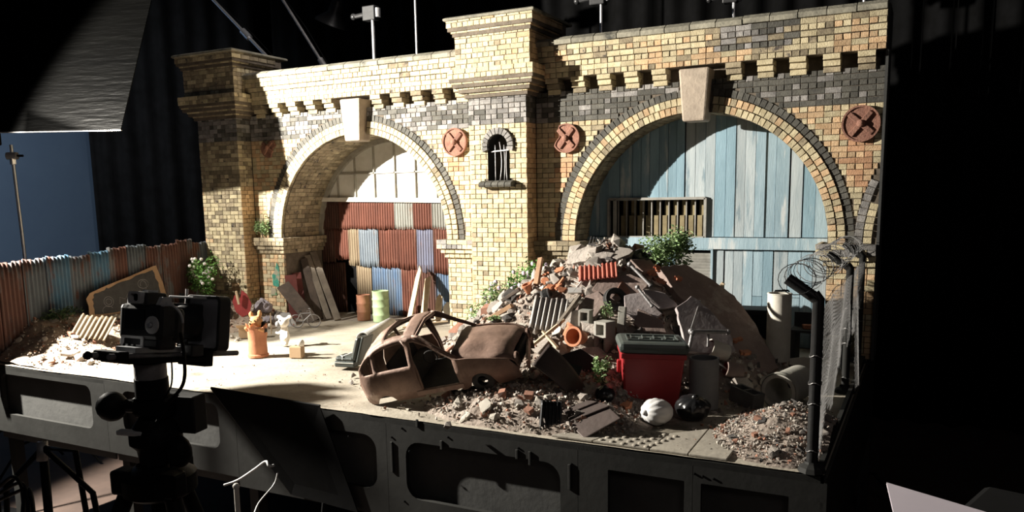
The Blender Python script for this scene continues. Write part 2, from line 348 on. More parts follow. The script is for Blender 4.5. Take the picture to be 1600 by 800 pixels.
# ---- bays with arches
def bay(name, xc, x0, x1, seed, depth_, spr, keyx):
    base = MB(); yb = WY+.006; N = 96; prev = None
    xs = sorted(set([x0, x1, xc-RI, xc+RI]+[x0+(x1-x0)*k/N for k in range(N+1)]))
    def low(x):
        d = abs(x-xc); return ZS+math.sqrt(max(0, RI*RI-d*d)) if d < RI else 0.0
    for a, b in zip(xs, xs[1:]):
        m_ = (a+b)/2
        la, lb = (low(a), low(b)) if abs(m_-xc) < RI else (0, 0)
        base.add([(a, yb, la), (b, yb, lb), (b, yb, 1.3575), (a, yb, 1.3575)], [(0, 1, 2, 3)])
    base.box(((x0+x1)/2, 4.3, 1.399), (x1-x0, .2, .083))
    base.box(((x0+x1)/2, 4.33, 1.3575), (x1-x0, .24, .012))
    for s_, e in ((x0, xc-RI), (xc+RI, x1)):
        if e-s_ > .01: base.box(((s_+e)/2, (WY+.01+WY+depth_+.05)/2, .2785), (e-s_-.004, depth_+.04, .557))
    o = struct(name, base, MORT); B = Bricks(o); h = hue(seed)
    def hh(x, z):
        m = h(x, z)
        if name == 'wall_left_bay' and x < -3.75 and m is BR_Y and random.random() < .5: return BR_O
        return m
    z = 0.0; i = 0
    while z < 1.35:
        zc = z+CH/2
        if zc > ZS:
            d = RO*RO-(zc-ZS)**2; half = math.sqrt(d)+.004 if d > 0 else 0
        else: half = RI
        g = [(xc-half, xc+half)] if half else []
        if not (.447 < zc < .555 and False):
            gg = list(g)
            if zc > 1.16: gg.append((keyx-.066, keyx+.066))
            if spr and zc > ZS:
                d2 = RO*RO-(zc-ZS)**2
                if d2 > 0: gg.append((spr-math.sqrt(d2), spr+1))
            B.course(x0, x1, z, WY, 'x', i, hh, gg)
        z += CH; i += 1
    # corbel table: small brackets of three bricks below the parapet
    for sgn in (-1, 1):
        for k in range(6):
            x = (keyx if name == 'wall_right_bay' else keyx-.012)+sgn*(.113+.15*k+.075)
            if x-.04 < x0 or x+.04 > x1: continue
            for c in range(3):
                B.put((x, WY-.012-.018*c, 1.3575+CH*(c+.5)), 0, .078, CH, .15, random.choice((BR_Y, BR_Y, BR_S)))
                for sg, al in ((1, 90), (-1, -90)):
                    B.put((x+sg*.0375, WY+.05-.009*c, 1.3575+CH*(c+.5)), R(al), .12+.018*c, CH, .02, BR_S, wt=.02)
    # imposts: four oversailing courses at each springing
    for sgn in (-1, 1):
        xa = xc+sgn*RI; xb = x0 if sgn < 0 else x1
        for c, (pf, zz) in enumerate(((.016, .4475), (.032, .475), (.05, .5025), (.05, .53))):
            a, b = sorted((xa-sgn*pf, xb))
            if b-a > .02: B.course(a, b, zz, WY-pf, 'x', c+1, BR_S if sgn < 0 else (lambda x, z: random.choice((BR_G, BR_Y))) if c > 1 else BR_Y, D=.06)
            B.course(WY-pf, WY+depth_, zz, 0, '+x' if sgn < 0 else '-x', c, BR_S, x=xa-sgn*pf, wt=.5)
    B.done()
    # arch rings
    ar = thing('brick_arch', 'ringed brick arch with dark outer bricks over the '+('rusty corrugated doorway' if xc < -2 else 'blue plank doorway'), 'arch')
    A = Bricks(ar); n = 70
    for k, (r0, r1, m) in enumerate(((RI, .70, BR_Y), (.70, .74, BR_Y), (.74, RO, BR_D))):
        nn = n+4*k
        for j in range(nn):
            a = math.pi*(j+.5)/nn; rm = (r0+r1)/2
            if abs(rm*math.cos(a)+xc-keyx) < .07 and a > .5 and a < 2.6: continue
            wdt = math.pi*r0/nn+.0006
            mm = m
            if m is BR_Y: mm = random.choice((BR_Y,)*6+(BR_S,)+((BR_O,)*3 if xc > -2 else ()))
            A.put((xc+rm*math.cos(a), WY-.005*(k != 2)-.002*(2-k), ZS+rm*math.sin(a)), 0, r1-r0, wdt, .04, mm, rot=Matrix.Rotation(-a, 4, 'Y'))
    # soffit lining, laid lengthways
    n = 66; L = depth_-.01; q = 5 if depth_ > .3 else 3
    for j in range(n):
        a = math.pi*(j+.5)/n
        off = .5 if j % 2 else 0
        for c in range(q+1):
            u0 = max(0, (c-off)/q)*L; u1 = min(1, (c+1-off)/q)*L
            if u1-u0 < .02: continue
            Mx = Matrix.Rotation(math.pi/2-a, 4, 'Y') @ Matrix.Rotation(R(-90), 4, 'X') @ Matrix.Rotation(R(90), 4, 'Y')
            # local: x = length, y = into brick, z = course; y must point away from the arch centre
            rad = Vector((math.cos(a), 0, math.sin(a))); ln = Vector((0, 1, 0)); tn = rad.cross(ln)
            M3 = Matrix((ln, rad, tn)).transposed()
            if M3.determinant() < 0: M3 = Matrix((-ln, rad, tn)).transposed()
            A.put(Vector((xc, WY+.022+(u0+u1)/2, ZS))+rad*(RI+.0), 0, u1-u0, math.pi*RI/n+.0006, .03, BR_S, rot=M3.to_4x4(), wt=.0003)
    lin = MB(); k = 40
    for j in range(k):
        a0, a1 = math.pi*j/k, math.pi*(j+1)/k
        lin.add([(xc+(RI+e)*math.cos(a), y, ZS+(RI+e)*math.sin(a)) for e in (.006, .05) for a, y in ((a0, WY+.012), (a1, WY+.012), (a1, WY+depth_+.05), (a0, WY+depth_+.05))],
                [(0, 1, 2, 3), (7, 6, 5, 4), (1, 5, 6, 2), (0, 3, 7, 4), (0, 4, 5, 1), (2, 6, 7, 3)])
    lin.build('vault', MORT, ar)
    # jamb faces inside the opening
    for sgn in (-1, 1):
        z = 0.0; i = 0
        while z < .44:
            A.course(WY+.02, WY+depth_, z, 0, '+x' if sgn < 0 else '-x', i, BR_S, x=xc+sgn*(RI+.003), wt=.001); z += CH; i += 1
    A.done('voussoir_brick', 'vault_brickwork')
    # keystone
    ks = MB(); f = WY-.075; pts = []
    for y in (f, WY+.05):
        pts += [(keyx-.058, y+(.012 if y == f else 0), 1.168), (keyx+.058, y+(.012 if y == f else 0), 1.168), (keyx+.078, y, 1.425), (keyx-.078, y, 1.425)]
    ks.add(pts, [(0, 1, 2, 3), (7, 6, 5, 4), (1, 5, 6, 2), (0, 3, 7, 4), (0, 4, 5, 1), (3, 2, 6, 7)])
    tag(ks.build('keystone', STONE, bevel=.01), 'smooth wedge keystone at the crown of the '+('left' if xc < -2 else 'right')+' arch', 'keystone')
    # parapet
    pm = MB(); rows = [(1.44, .05), (1.4675, .05), (1.495, .05), (1.5225, .062), (1.55, .076), (1.5775, .076)]
    for zz, p in rows: pm.box(((x0+x1)/2, (WY-p+.006+4.32)/2, zz+CH/2), (x1-x0, 4.32-WY+p-.006, CH+.0002))
    po = struct('wall_left_parapet' if xc < -2 else 'wall_right_parapet', pm, MORT); P = Bricks(po)
    dk = hue(seed+4)
    def pc(x, z):
        if xc > -2 and -1.0 < x < -.6 and 1.48 < z < 1.58: return random.choice((BR_G, BR_D, BR_S))
        return dk(x, 0.5) if z < 1.56 else random.choice((BR_Y, BR_S, BR_Y))
    for i, (zz, p) in enumerate(rows): P.course(x0, x1, zz, WY-p, 'x', (1, 0, 1, 0, 1, 0)[i], pc)
    P.done()
    n = 14; st = (x1-x0)/n
    for k in range(n):
        a, b = x0+st*k+.0015, x0+st*(k+1)-.0015; dz = random.uniform(-.002, .002)
        pr = [(WY-.09, 1.605), (WY-.092, 1.628), (WY-.06, 1.648), (WY+.05, 1.664), (WY+.17, 1.664), (WY+.17, 1.605)]; L = len(pr)
        c = MB().add([(x, y+dz, z+dz) for x in (a, b) for y, z in pr], [tuple(range(L)), tuple(range(2*L-1, L-1, -1))]+[(i, i+L, (i+1) % L+L, (i+1) % L) for i in range(L)])
        c.build('coping_stone', COPE, po, bevel=.002)
    return o
bay('wall_left_bay', XL, -4.14, -2.346, 1.7, .40, None, -3.225)
bay('wall_right_bay', XR, -1.98, -.205, 5.3, .205, .472, -1.073)
# the next arch begins at the cut end of the wall
nx = thing('brick_arch', 'cut-off start of a third brick arch at the right end of the wall', 'arch')
NB = Bricks(nx)
for k, (r0, r1, m) in enumerate(((.70, .74, BR_Y), (.74, RO, BR_G))):
    for j in range(70):
        a = math.pi*(j+.5)/70; rm = (r0+r1)/2; x = .472+rm*math.cos(a)
        if x < -.225: NB.put((x, WY-.004, ZS+rm*math.sin(a)), 0, r1-r0, math.pi*r0/70, .04, m, rot=Matrix.Rotation(-a, 4, 'Y'))
NB.done('voussoir_brick', 'more_voussoirs')
struct('wall_end', MB().box((-.202, 4.25, .82), (.012, .24, 1.64)), GREYF)

# ------------------------------------------------------------------ doorways
def corr(w, h, per=.024, amp=.005, cut=None, top=None, ph=0):
    """corrugated sheet in local xz, ridges upright, ragged ends from the two callables"""
    n = max(8, int(w/per*6)); rows = 7; vs = []; fs = []
    for i in range(n+1):
        x = w*i/n; y = amp*math.cos(2*math.pi*x/per+ph)
        z0 = cut(x/w) if cut else 0; z1 = h+(top(x/w) if top else 0)
        for k in range(rows): vs.append((x-w/2, y, z0+(z1-z0)*k/(rows-1)))
    for i in range(n):
        for k in range(rows-1): a = i*rows+k; fs.append((a, a+rows, a+rows+1, a+1))
    return MB().add(vs, fs)
def sheetmat(key, c1, c2, rust, lo=.55):
    return mat('sheet_'+key, c1, c2, 9, .72, .15, bump=.12, c3=rust, c3lo=lo, stretch=(2.2, 1, .5), var=.08, bscale=90)
S_RUST = sheetmat('rust', (.125, .040, .024), (.078, .024, .014), (.16, .075, .048), .60)
S_RUSTD = sheetmat('rust_dark', (.085, .034, .022), (.05, .022, .015), (.12, .063, .045), .6)
S_TAN = sheetmat('tan', (0.220, 0.171, 0.110), (0.165, 0.116, 0.072), (0.165, 0.083, 0.050), .58)
S_GREY = sheetmat('grey', (0.231, 0.231, 0.209), (0.165, 0.160, 0.143), (0.182, 0.083, 0.044), .56)
S_BLUE = sheetmat('blue', (0.083, 0.138, 0.231), (0.121, 0.143, 0.171), (0.182, 0.105, 0.066), .58)
S_PALE = sheetmat('pale_blue', (0.182, 0.209, 0.237), (0.121, 0.149, 0.182), (0.198, 0.138, 0.105), .6)
S_MAUVE = sheetmat('mauve', (0.138, 0.149, 0.220), (0.110, 0.105, 0.132), (0.198, 0.110, 0.088), .56)
S_SLATE = sheetmat('slate', (.13, .155, .175), (.085, .095, .11), (.15, .07, .05), .50)
S_SKY = sheetmat('sky', (.075, .17, .26), (.10, .13, .16), (.15, .07, .05), .52)
def sheet(parent, x0, x1, z0, z1, y, m, name='corrugated_sheet', tilt=0, cut=None, top=None, amp=.0045):
    o = corr(x1-x0, z1-z0, .0205, amp, cut, top, random.random()*6).build(name, m, parent, smooth=True)
    o.location = ((x0+x1)/2, y, z0); o.rotation_euler = (random.uniform(-.01, .01), tilt, 0)
    s_ = o.modifiers.new('thick', 'SOLIDIFY'); s_.thickness = .0016
    return o
DY = 4.55
ld = thing('corrugated_doorway', 'patchwork of rusty and blue corrugated sheets closing the left arch', 'door', (0, 0, 0))
X = lambda px, py=390: aty(px, py, DY).x
jag = lambda a: (lambda t: a*(math.sin(t*23)+math.sin(t*9+1))*.5)
for x0, x1, m in ((-3.92, -3.72, S_RUSTD), (-3.72, X(560), S_RUST), (X(559), X(590), S_RUST), (X(589), X(620), S_RUST), (X(619), X(650), S_GREY), (X(649), X(679), S_RUST), (X(678), -2.56, S_GREY)):
    sheet(ld, x0, x1, .60, .795, DY-.012-random.uniform(0, .006), m, cut=jag(.006))
for x0, x1, m, z0 in ((-3.92, -3.78, S_RUSTD, .36), (-3.78, X(546), S_RUST, .38), (X(545), X(563), S_TAN, .34), (X(562), X(592), S_PALE, .335), (X(594), X(624), S_RUST, .33), (X(623), X(652), S_RUST, .325), (X(652), X(678), S_MAUVE, .31), (X(679), -2.56, S_RUST, .30)):
    sheet(ld, x0, x1, z0, .615, DY-.006, m, cut=jag(.008), tilt=random.uniform(-.008, .008))
for x0, x1, m, z0 in ((-3.92, -3.7, S_RUSTD, .0), (X(556), X(579), S_TAN, .0), (X(578), X(602), S_BLUE, .0), (X(601), X(626), S_BLUE, .0), (X(625), X(652), S_RUST, .0), (X(651), X(680), S_RUSTD, .0), (X(679), -2.56, S_BLUE, .06)):
    sheet(ld, x0, x1, z0, .36, DY+.002, m, tilt=random.uniform(-.006, .006))
MB().box((XL, DY+.04, .41), (1.36, .02, .82)).build('light_stop_board', BLACKC, ld)  # added dark plane behind the sheets, keeps light from leaking through
WHITE = mat('white_paint', (.78, .76, .70), (.66, .63, .56), 10, .6, bump=.1, c3=(.45, .38, .3), c3lo=.68, var=.05)
GREYP = mat('grey_paint', (.36, .34, .29), (.24, .22, .19), 14, .7, bump=.1, var=.05)
MB().beam((-3.9, DY-.022, .812), (-2.58, DY-.022, .785), .03, .03, (0, 1, 0)).build('transom', WHITE, ld, bevel=.003)
# fanlight: frame, glazing bars, whitewashed panes
fl = thing('fanlight', 'half-round whitewashed fanlight window with thin glazing bars in the left arch', 'window', (0, 0, 0))
fr = MB(); n = 40
for rr, yy in ((.648, DY-.014),):
    for j in range(n):
        a0, a1 = math.pi*j/n, math.pi*(j+1)/n
        fr.add([(XL+r*math.cos(a), y, ZS+r*math.sin(a)) for y in (DY-.03, DY+.01) for r, a in ((.63, a0), (.662, a0), (.662, a1), (.63, a1))], [(0, 1, 2, 3), (7, 6, 5, 4), (0, 3, 7, 4), (1, 5, 6, 2)])
fr.build('frame', GREYP, fl)
bars = [aty(p, 290, DY).x for p in (530, 557, 587, 619, 651, 684)]
arcz = lambda x, r=.645: ZS+math.sqrt(max(0.0, r*r-(x-XL)**2))
zb = .985
for x in bars:
    if arcz(x) > .84: MB().box((x, DY-.012, (.80+arcz(x))/2), (.008, .016, arcz(x)-.80)).build('glazing_bar', GREYP, fl)
hw_ = math.sqrt(.645**2-(zb-ZS)**2)
MB().box((XL, DY-.013, zb), (2*hw_, .014, .01)).build('glazing_bar', GREYP, fl)
PANE = mat('whitewashed_glass', (.74, .73, .68), (.60, .58, .52), 7, .35, bump=.05, c3=(.58, .48, .36), c3lo=.66, var=.06, spec=.5)
edges = [XL-.6]+bars+[XL+.6]
for a, b in zip(edges, edges[1:]):
    for lo, hi in ((.80, zb), (zb, 2)):
        pts = []
        k = 8; tops = [(a+(b-a)*i/k, min(hi, arcz(a+(b-a)*i/k))) for i in range(k+1)]
        tops = [t for t in tops if t[1] > lo+.002]
        if len(tops) < 2: continue
        poly = [(tops[0][0], lo), (tops[-1][0], lo)]+tops[::-1]
        MB().prism([(x, z) for x, z in poly], .003, Matrix(((1, 0, 0), (0, 0, -1), (0, 1, 0))), (0, DY-.002, 0)).build('pane', PANE, fl)
struct('light_stop_left_door', MB().box((XL, DY+.07, .62), (1.5, .02, 1.24)), BLACKC)  # added black sheet closing the arch against stray light

# blue plank doorway
PY = WY+.205; xl = lambda px, py=290: aty(px, py, PY).x
PB = [mat('blue_plank_'+k, c1, c2, 9, .75, bump=.25, c3=c3, c3lo=.57, stretch=(2.5, 1, .35), var=.12, bscale=70) for k, c1, c2, c3 in (
    ('a', (.33, .44, .50), (.22, .32, .38), (.52, .56, .57)), ('b', (.24, .36, .43), (.17, .27, .33), (.44, .50, .52)), ('c', (.42, .47, .49), (.30, .36, .39), (.19, .26, .30)))]
bd = thing('blue_plank_doorway', 'weathered pale blue plank wall closing the right arch', 'door', (0, 0, 0))
pe = [xl(p) for p in (912, 937, 951, 969, 989, 1002, 1015, 1030, 1044, 1057, 1071, 1086, 1102, 1117, 1134, 1149, 1164, 1180, 1196, 1212, 1235, 1256, 1275)]+[XR+.665]
wx0, wx1, wz0, wz1 = xl(953, 340), xl(1103, 340), .57, .783
for i, (a, b) in enumerate(zip(pe, pe[1:])):
    a += .0012; b -= .0012 if i not in (9, 19, 20) else .006
    lo = .575; c = (a+b)/2
    if wx0-.01 < c < wx1+.01: lo = wz1-.008
    k = 5; tops = [(a+(b-a)*j/k, ZS+math.sqrt(max(.0002, (RI+.004)**2-(a+(b-a)*j/k-XR)**2))) for j in range(k+1)]
    if max(t[1] for t in tops) < lo+.02: continue
    poly = [(a, lo), (b, lo)]+[(x, max(z, lo+.005)) for x, z in tops[::-1]]
    dy = random.uniform(-.004, .004)
    MB().prism(poly, .012, Matrix(((1, 0, 0), (0, 0, -1), (0, 1, 0))), (0, PY+.006+dy, 0)).build('plank', PB[1] if c < xl(1070) and random.random() < .7 else random.choice(PB), bd)
for a, b in zip(pe[::1], pe[1:]):
    a += .0015; b -= .0015; c = (a+b)/2
    if xl(1055) < c < xl(1112): continue
    lo = 0.0
    if random.random() < .25:
        MB().box((c, PY, .19), (b-a, .012, .14)).build('plank', random.choice(PB), bd); MB().box((c, PY+.002, .06), (b-a, .012, .12)).build('plank', random.choice(PB), bd)
        MB().box((c, PY+.002, .385), (b-a, .012, .245)).build('plank', random.choice(PB), bd)
    else: MB().box((c, PY+random.uniform(-.003, .003), .255), (b-a, .012, .51)).build('plank', random.choice(PB), bd)
MB().box((XR, PY-.016, .54), (1.33, .022, .062)).build('rail', PB[0], bd, bevel=.002)
FRM = mat('grey_wood', (.36, .35, .32), (.24, .23, .21), 12, .8, bump=.2, stretch=(1, 1, 1), var=.1)
for a, b in (((wx0, wz0), (wx1, wz0)), ((wx0, wz1), (wx1, wz1)), ((wx0, wz0), (wx0, wz1)), ((wx1, wz0), (wx1, wz1)), ((wx0+.035, wz0), (wx0+.035, wz1))):
    MB().beam((a[0], PY-.012, a[1]), (b[0], PY-.012, b[1]), .014, .026, (0, 1, 0)).build('window_frame', FRM, bd)
SLAT = mat('tan_slat', (.27, .22, .12), (.18, .14, .075), 14, .8, bump=.15, var=.15)
n = 10
for k in range(n):
    x = wx0+.045+(wx1-wx0-.06)*(k+.5)/n
    MB().box((x, PY+.045, .625), (.034, .01, .13)).build('slat', SLAT, bd)
    MB().box((x+.004, PY+.062, .70), (.027, .01, .16)).build('slat', SLAT, bd)
    MB().box((x-.022, PY+.012, .678), (.006, .008, .22)).build('slat', FRM, bd)
MB().box((XR, PY+.11, .6), (1.4, .012, 1.2)).build('light_stop_board', BLACKC, bd)  # added dark plane behind planks and slats, stops light leaks
lv = thing('louvre_vent', 'small pale louvred vent low in the blue plank wall', 'vent', (0, 0, 0))
la, lb = xl(1054, 420), xl(1113, 420)
for k in range(9):
    MB().box(((la+lb)/2, PY-.006, .345+.0165*k), (lb-la-.012, .012, .013), Matrix.Rotation(R(25), 3, 'X')).build('slat', FRM, lv)
MB().beam((la-.005, PY-.014, .512), (lb+.006, PY-.014, .512), .016, .02, (0, 1, 0)).build('top_rail', PB[0], lv)
MB().beam((lb, PY-.012, .3), (lb, PY-.012, .51), .012, .018, (0, 1, 0)).build('stile', PB[0], lv)
MB().box(((la+lb)/2, PY+.008, .26), (lb-la, .006, .5)).build('shadow_board', BLACKC, lv)

# iron pattress plates
def plate(px, py, r, label, broken=None):
    p = aty(px, py, WY-.02); t = thing('wall_tie_plate', label, 'iron plate', (p.x, WY-.004, p.z), group='round iron wall plates')
    n = 36; disc = [(r*math.cos(a), r*math.sin(a)) for a in [2*math.pi*k/n for k in range(n)]]
    M = Matrix(((1, 0, 0), (0, 0, -1), (0, 1, 0)))
    if broken:
        disc = []
        for k in range(n):
            a = 360*k/n; rr = r
            for c, wd, f in broken:
                d = abs((a-c+180) % 360-180)
                if d < wd: rr = min(rr, r*(f+(1-f)*(d/wd)**2))
            disc.append((rr*math.cos(R(a)), rr*math.sin(R(a))))
    MB().prism(disc, .014, M).build('disc', RUST, t, bevel=.002)
    if not broken or len(broken) < 2:
        MB().frame([(x*1.0, y*1.0) for x, y in disc], [(x*.9, y*.9) for x, y in disc], .007, M, (0, -.013, 0)).build('rim', RUST, t)
    for k in range(2):
        a = R(45+90*k+random.uniform(-6, 6)); d = Vector((math.cos(a), 0, math.sin(a)))*r*.82
        for s_ in (-1, 1):
            MB().beam(Vector((0, -.02, 0))+d*.12*s_, Vector((0, -.017, 0))+d*s_, .024, .014, (0, 1, 0)).build('strap', RUST, t, bevel=.003)
    MB().lathe([(.019, 0), (.017, .01), (.009, .016), (0, .017)], 12, M, (0, -.022, 0)).build('boss', RUST, t, smooth=True)
plate(418, 231, .066, 'broken rusty iron plate half in shade on the far left brickwork', [(110, 60, .35), (330, 40, .5)])
plate(710, 222, .082, 'round rusty iron plate on pale bricks just left of the middle pier')
plate(884, 216, .08, 'chipped rusty iron plate in the shade just right of the middle pier', [(165, 42, .5)])
plate(1345, 193, .084, 'round dark rusty iron plate near the right end of the wall')

# ------------------------------------------------------------------ the raised stage
PX0, PX1, PYF, PYB = -4.36, -.225, 2.37, 4.75
dk = MB(); nx_, ny_ = 110, 60
for i in range(nx_+1):
    for j in range(ny_+1):
        x = PX0+(PX1-PX0)*i/nx_; y = PYF+(PYB-PYF)*j/ny_
        dk.v.append((x, y+(.006*noise.noise((x*9, 1.3, 0)) if j == 0 else 0), .0035*noise.noise((x*2.2, y*2.2, 0))+.0012*noise.noise((x*11, y*11, 3))-.004))
dk.f = [(i*(ny_+1)+j, (i+1)*(ny_+1)+j, (i+1)*(ny_+1)+j+1, i*(ny_+1)+j+1) for i in range(nx_) for j in range(ny_)]
stage = thing('stage_platform', 'raised black timber stage carrying the miniature brick yard', 'platform', (0, 0, 0))
stage['kind'] = 'structure'
yard = dk.build('yard_surface', FLOORM, stage, smooth=True)
MB().box(((PX0+PX1)/2, (PYF+PYB)/2, -.02), (PX1-PX0, PYB-PYF, .02)).build('deck', BLACKP, stage)
def panel(x0, x1, z0, z1, hole, name='side_panel'):
    cx, cz = (x0+x1)/2, (z0+z1)/2; hx0, hx1, hz0, hz1, r = hole; k = 6
    inner = rrect(hx1-hx0, hz1-hz0, r, k, (hx0+hx1)/2, (hz0+hz1)/2); n = len(inner); outer = []
    for q, (sx, sz) in enumerate(((1, 1), (-1, 1), (-1, -1), (1, -1))):
        ex, ez = (x1 if sx > 0 else x0), (z1 if sz > 0 else z0)
        for i in range(k):
            ix, iz = inner[q*k+i]
            first = (i < k/2)
            if (q % 2 == 0): outer.append((ex, iz) if first and i == 0 else ((ix, ez) if i == k-1 else (ex, ez)))
            else: outer.append((ix, ez) if i == 0 else ((ex, iz) if i == k-1 else (ex, ez)))
    MB().frame(outer, inner, .02, Matrix(((1, 0, 0), (0, 0, -1), (0, 1, 0))), (0, PYF+.02, 0)).build(name, BLACKP, stage)
g = .0015
panel(-4.36, -3.385-g, -.36, -.012, (-4.2, -3.49, -.262, -.05, .04))
panel(-3.385, -2.55-g, -.36, -.012, (-3.27, -2.65, -.25, -.05, .045))
panel(-2.55, -1.77-g, -.40, -.012, (-2.4, -1.82, -.30, -.085, .06))
panel(-1.77, -.99-g, -.42, -.012, (-1.685, -1.055, -.31, -.088, .06))
panel(-.99, -.605-g, -.52, -.012, (-.885, -.632, -.5, -.083, .004))
panel(-.605, -.225, -.52, -.012, (-.58, -.32, -.5, -.083, .004))
for x0, x1 in ((-4.3, -3.4), (-3.38, -2.56), (-2.5, -1.75), (-1.74, -1.0), (-.98, -.24)):
    MB().box(((x0+x1)/2, PYF+.042, -.22), (x1-x0, .008, .38)).build('inner_web', GREYF, stage)
for x in (-4.3, -3.38, -2.55, -1.77, -.99, -.24):
    MB().box((x, PYF+.19, -.22), (.02, .28, .38)).build('rib', BLACKP, stage)
    for yy in (PYF+.1, PYB-.1): MB().box((x, yy, (FZ-.4)/2-.005), (.05, .05, abs(FZ)-.4)).build('leg', BLACKP, stage)
MB().box((PX1, (PYF+PYB)/2, -.24), (.018, PYB-PYF, .46)).build('end_panel', BLACKP, stage)
MB().box((PX0, (PYF+PYB)/2, -.2), (.018, PYB-PYF, .36)).build('end_panel', BLACKP, stage)
for px, py in ((628, 669), (640, 705), (690, 690), (700, 683), (810, 700), (830, 708), (893, 725), (1085, 740), (1098, 744), (1115, 748), (545, 682), (612, 683), (632, 783)):
    p = aty(px, py, PYF); MB().lathe([(.004, 0), (.004, .003), (0, .004)], 8, Matrix(((1, 0, 0), (0, 0, -1), (0, 1, 0))), (p.x, PYF, min(p.z, -.02))).build('screw', BLACKC, stage)
for px, py, h in ((652, 655, .03), (690, 688, .035), (808, 702, .035), (828, 705, .05), (890, 725, .09), (612, 690, .12)):
    p = aty(px, py, PYF); MB().box((p.x, PYF-.002, p.z-h/2), (.010, .006, h)).build('glue_run', BLACKP, stage, bevel=.002)
# paving by the front edge
PAVE = mat('paving_slab', (.33, .30, .25), (.24, .215, .18), 8, .85, bump=.4, c3=(.16, .145, .12), c3lo=.62, var=.12)
def slabq(pts, t=.008):
    P = [at(*p) for p in pts]; c = sum(P, Vector())/len(P)
    P = [c+(p-c)*.975 for p in P]
    for p in P: p.y = max(p.y, PYF+.004)
    return MB().prism([(p.x, p.y) for p in P], t, o=(0, 0, -.002)), c
for q in (((925, 691), (985, 671), (1047, 679), (1012, 706)), ((1047, 679), (1108, 672), (1072, 715), (1012, 706)), ((1108, 672), (1165, 682), (1135, 722), (1072, 715)), ((860, 682), (925, 670), (985, 671), (925, 691))):
    s_, c = slabq(q); o = s_.build('paving_slab', PAVE, stage, bevel=.002)
    if q[0] == (925, 691):
        a, b, d = at(*q[0]), at(*q[1]), at(*q[3])
        for i in range(6):
            for j in range(5):
                p = a+(b-a)*(.1+.16*i)+(d-a)*(.1+.2*j)
                MB().lathe([(.011, 0), (.009, .004), (.004, .006), (0, .006)], 8, o=(p.x, max(p.y, PYF+.015), .005)).build('tactile_dome', PAVE, o, smooth=True)

# ------------------------------------------------------------------ heaps of rubble
def fence_x(y): return -4.25-.147*(y-2.35)
HEAPS = {'main': (-1.36, 3.55, .50), 'front': (-1.32, 2.62, .10), 'right': (-.37, 2.68, .13)}
def h_main(x, y):
    dx, dy = x+1.34, y-3.58
    ax = .95 if dx < 0 else .86
    ay = .70 if dy < 0 else 1.15
    r = math.sqrt((dx/ax)**2+(dy/ay)**2)
    return max(0.0, .60*(1-r**1.15)) if r < 1 else 0.0
def h_front(x, y):
    r = math.sqrt(((x+1.27)/.47)**2+((y-2.6)/.215)**2); a = .10*(1-r*r) if r < 1 else 0
    r = math.sqrt(((x+1.24)/.38)**2+((y-2.88)/.34)**2); b = .13*(1-r*r) if r < 1 else 0
    return max(a, b, 0)
def h_right(x, y):
    r = math.sqrt(((x+.36)/.26)**2+((y-2.68)/.30)**2); return .13*(1-r)**1.0 if r < 1 else 0.0
def h_left(x, y):
    d = x-fence_x(y); along = min(1, max(0, (y-2.36)/.25))*min(1, max(0, (4.25-y)/.4))
    e = .19*max(0, 1-d/.62)**1.15*along if d > -.02 else .19*along
    r = math.sqrt(((x+4.02)/.36)**2+((y-3.85)/.34)**2); b = .12*(1-r*r) if r < 1 else 0
    return max(e, b)
def h_wall(x, y):
    r = math.sqrt(((x+4.1)/.25)**2+((y-4.05)/.28)**2); return .09*(1-r*r) if r < 1 else 0.0
def ground(x, y): return max(0.0, h_main(x, y), h_front(x, y), h_right(x, y), h_left(x, y), h_wall(x, y))
def ylim(x): return 3.97 if x < -4.1 or -2.4 < x < -1.93 else WY-.03
def onheap(px, py, lift=0.0):
    d = sight(px, py); t = 1.5
    while t < 8:
        p = CAM+d*t
        if p.y > ylim(p.x) or p.z <= ground(p.x, p.y)+lift: break
        t += .004
    return Vector((p.x, min(p.y, ylim(p.x)), ground(p.x, p.y)+lift))
def gnormal(x, y, e=.02):
    return Vector((ground(x-e, y)-ground(x+e, y), ground(x, y-e)-ground(x, y+e), 2*e)).normalized()
SOIL = mat('rubble_soil', (.32, .265, .225), (.19, .155, .13), 16, .95, bump=.9, c3=(.36, .31, .265), c3lo=.58, var=0, bscale=70)
SOILL = mat('dusty_soil', (.34, .27, .21), (.2, .15, .12), 16, .95, bump=.8, c3=(.4, .35, .29), c3lo=.58, var=0, bscale=70)
def heap(name, label, fn, x0, x1, y0, y1, m, res=.022, rough=.014):
    nx, ny = int((x1-x0)/res), int((y1-y0)/res); vs = []; idx = {}; fs = []
    for i in range(nx+1):
        for j in range(ny+1):
            x, y = x0+(x1-x0)*i/nx, y0+(y1-y0)*j/ny; h = fn(x, y)
            k = min(1, h/.03)
            vs.append((x, y, (h-.006) + k*(rough*noise.noise((x*13, y*13, 1))+rough*.6*noise.noise((x*37, y*37, 5))) - (.02 if h <= 0 else 0)))
    for i in range(nx):
        for j in range(ny):
            q = (i*(ny+1)+j, (i+1)*(ny+1)+j, (i+1)*(ny+1)+j+1, i*(ny+1)+j+1)
            if max(vs[a][2] for a in q) > -.012: fs.append(q)
    o = MB().add(vs, fs).build(name, m); o['kind'] = 'stuff'; o['label'] = label; o['category'] = 'rubble'
    return o
heap('rubble_mound', 'tall heap of soil and rubble piled against the blue plank arch', h_main, -2.33, -.45, 2.86, 4.13, SOIL)
heap('rubble_mound', 'low heap of rubble at the stage edge between car wreck and red bin', h_front, -1.78, -.8, 2.385, 3.35, SOIL)
heap('rubble_mound', 'small crumbly brick rubble heap at the right front corner by the fence post', h_right, -.64, -.232, 2.385, 3.06, SOIL)
heap('rubble_mound', 'dusty bank of rubble along the foot of the corrugated fence', h_left, -4.35, -3.5, 2.385, 4.01, SOILL)
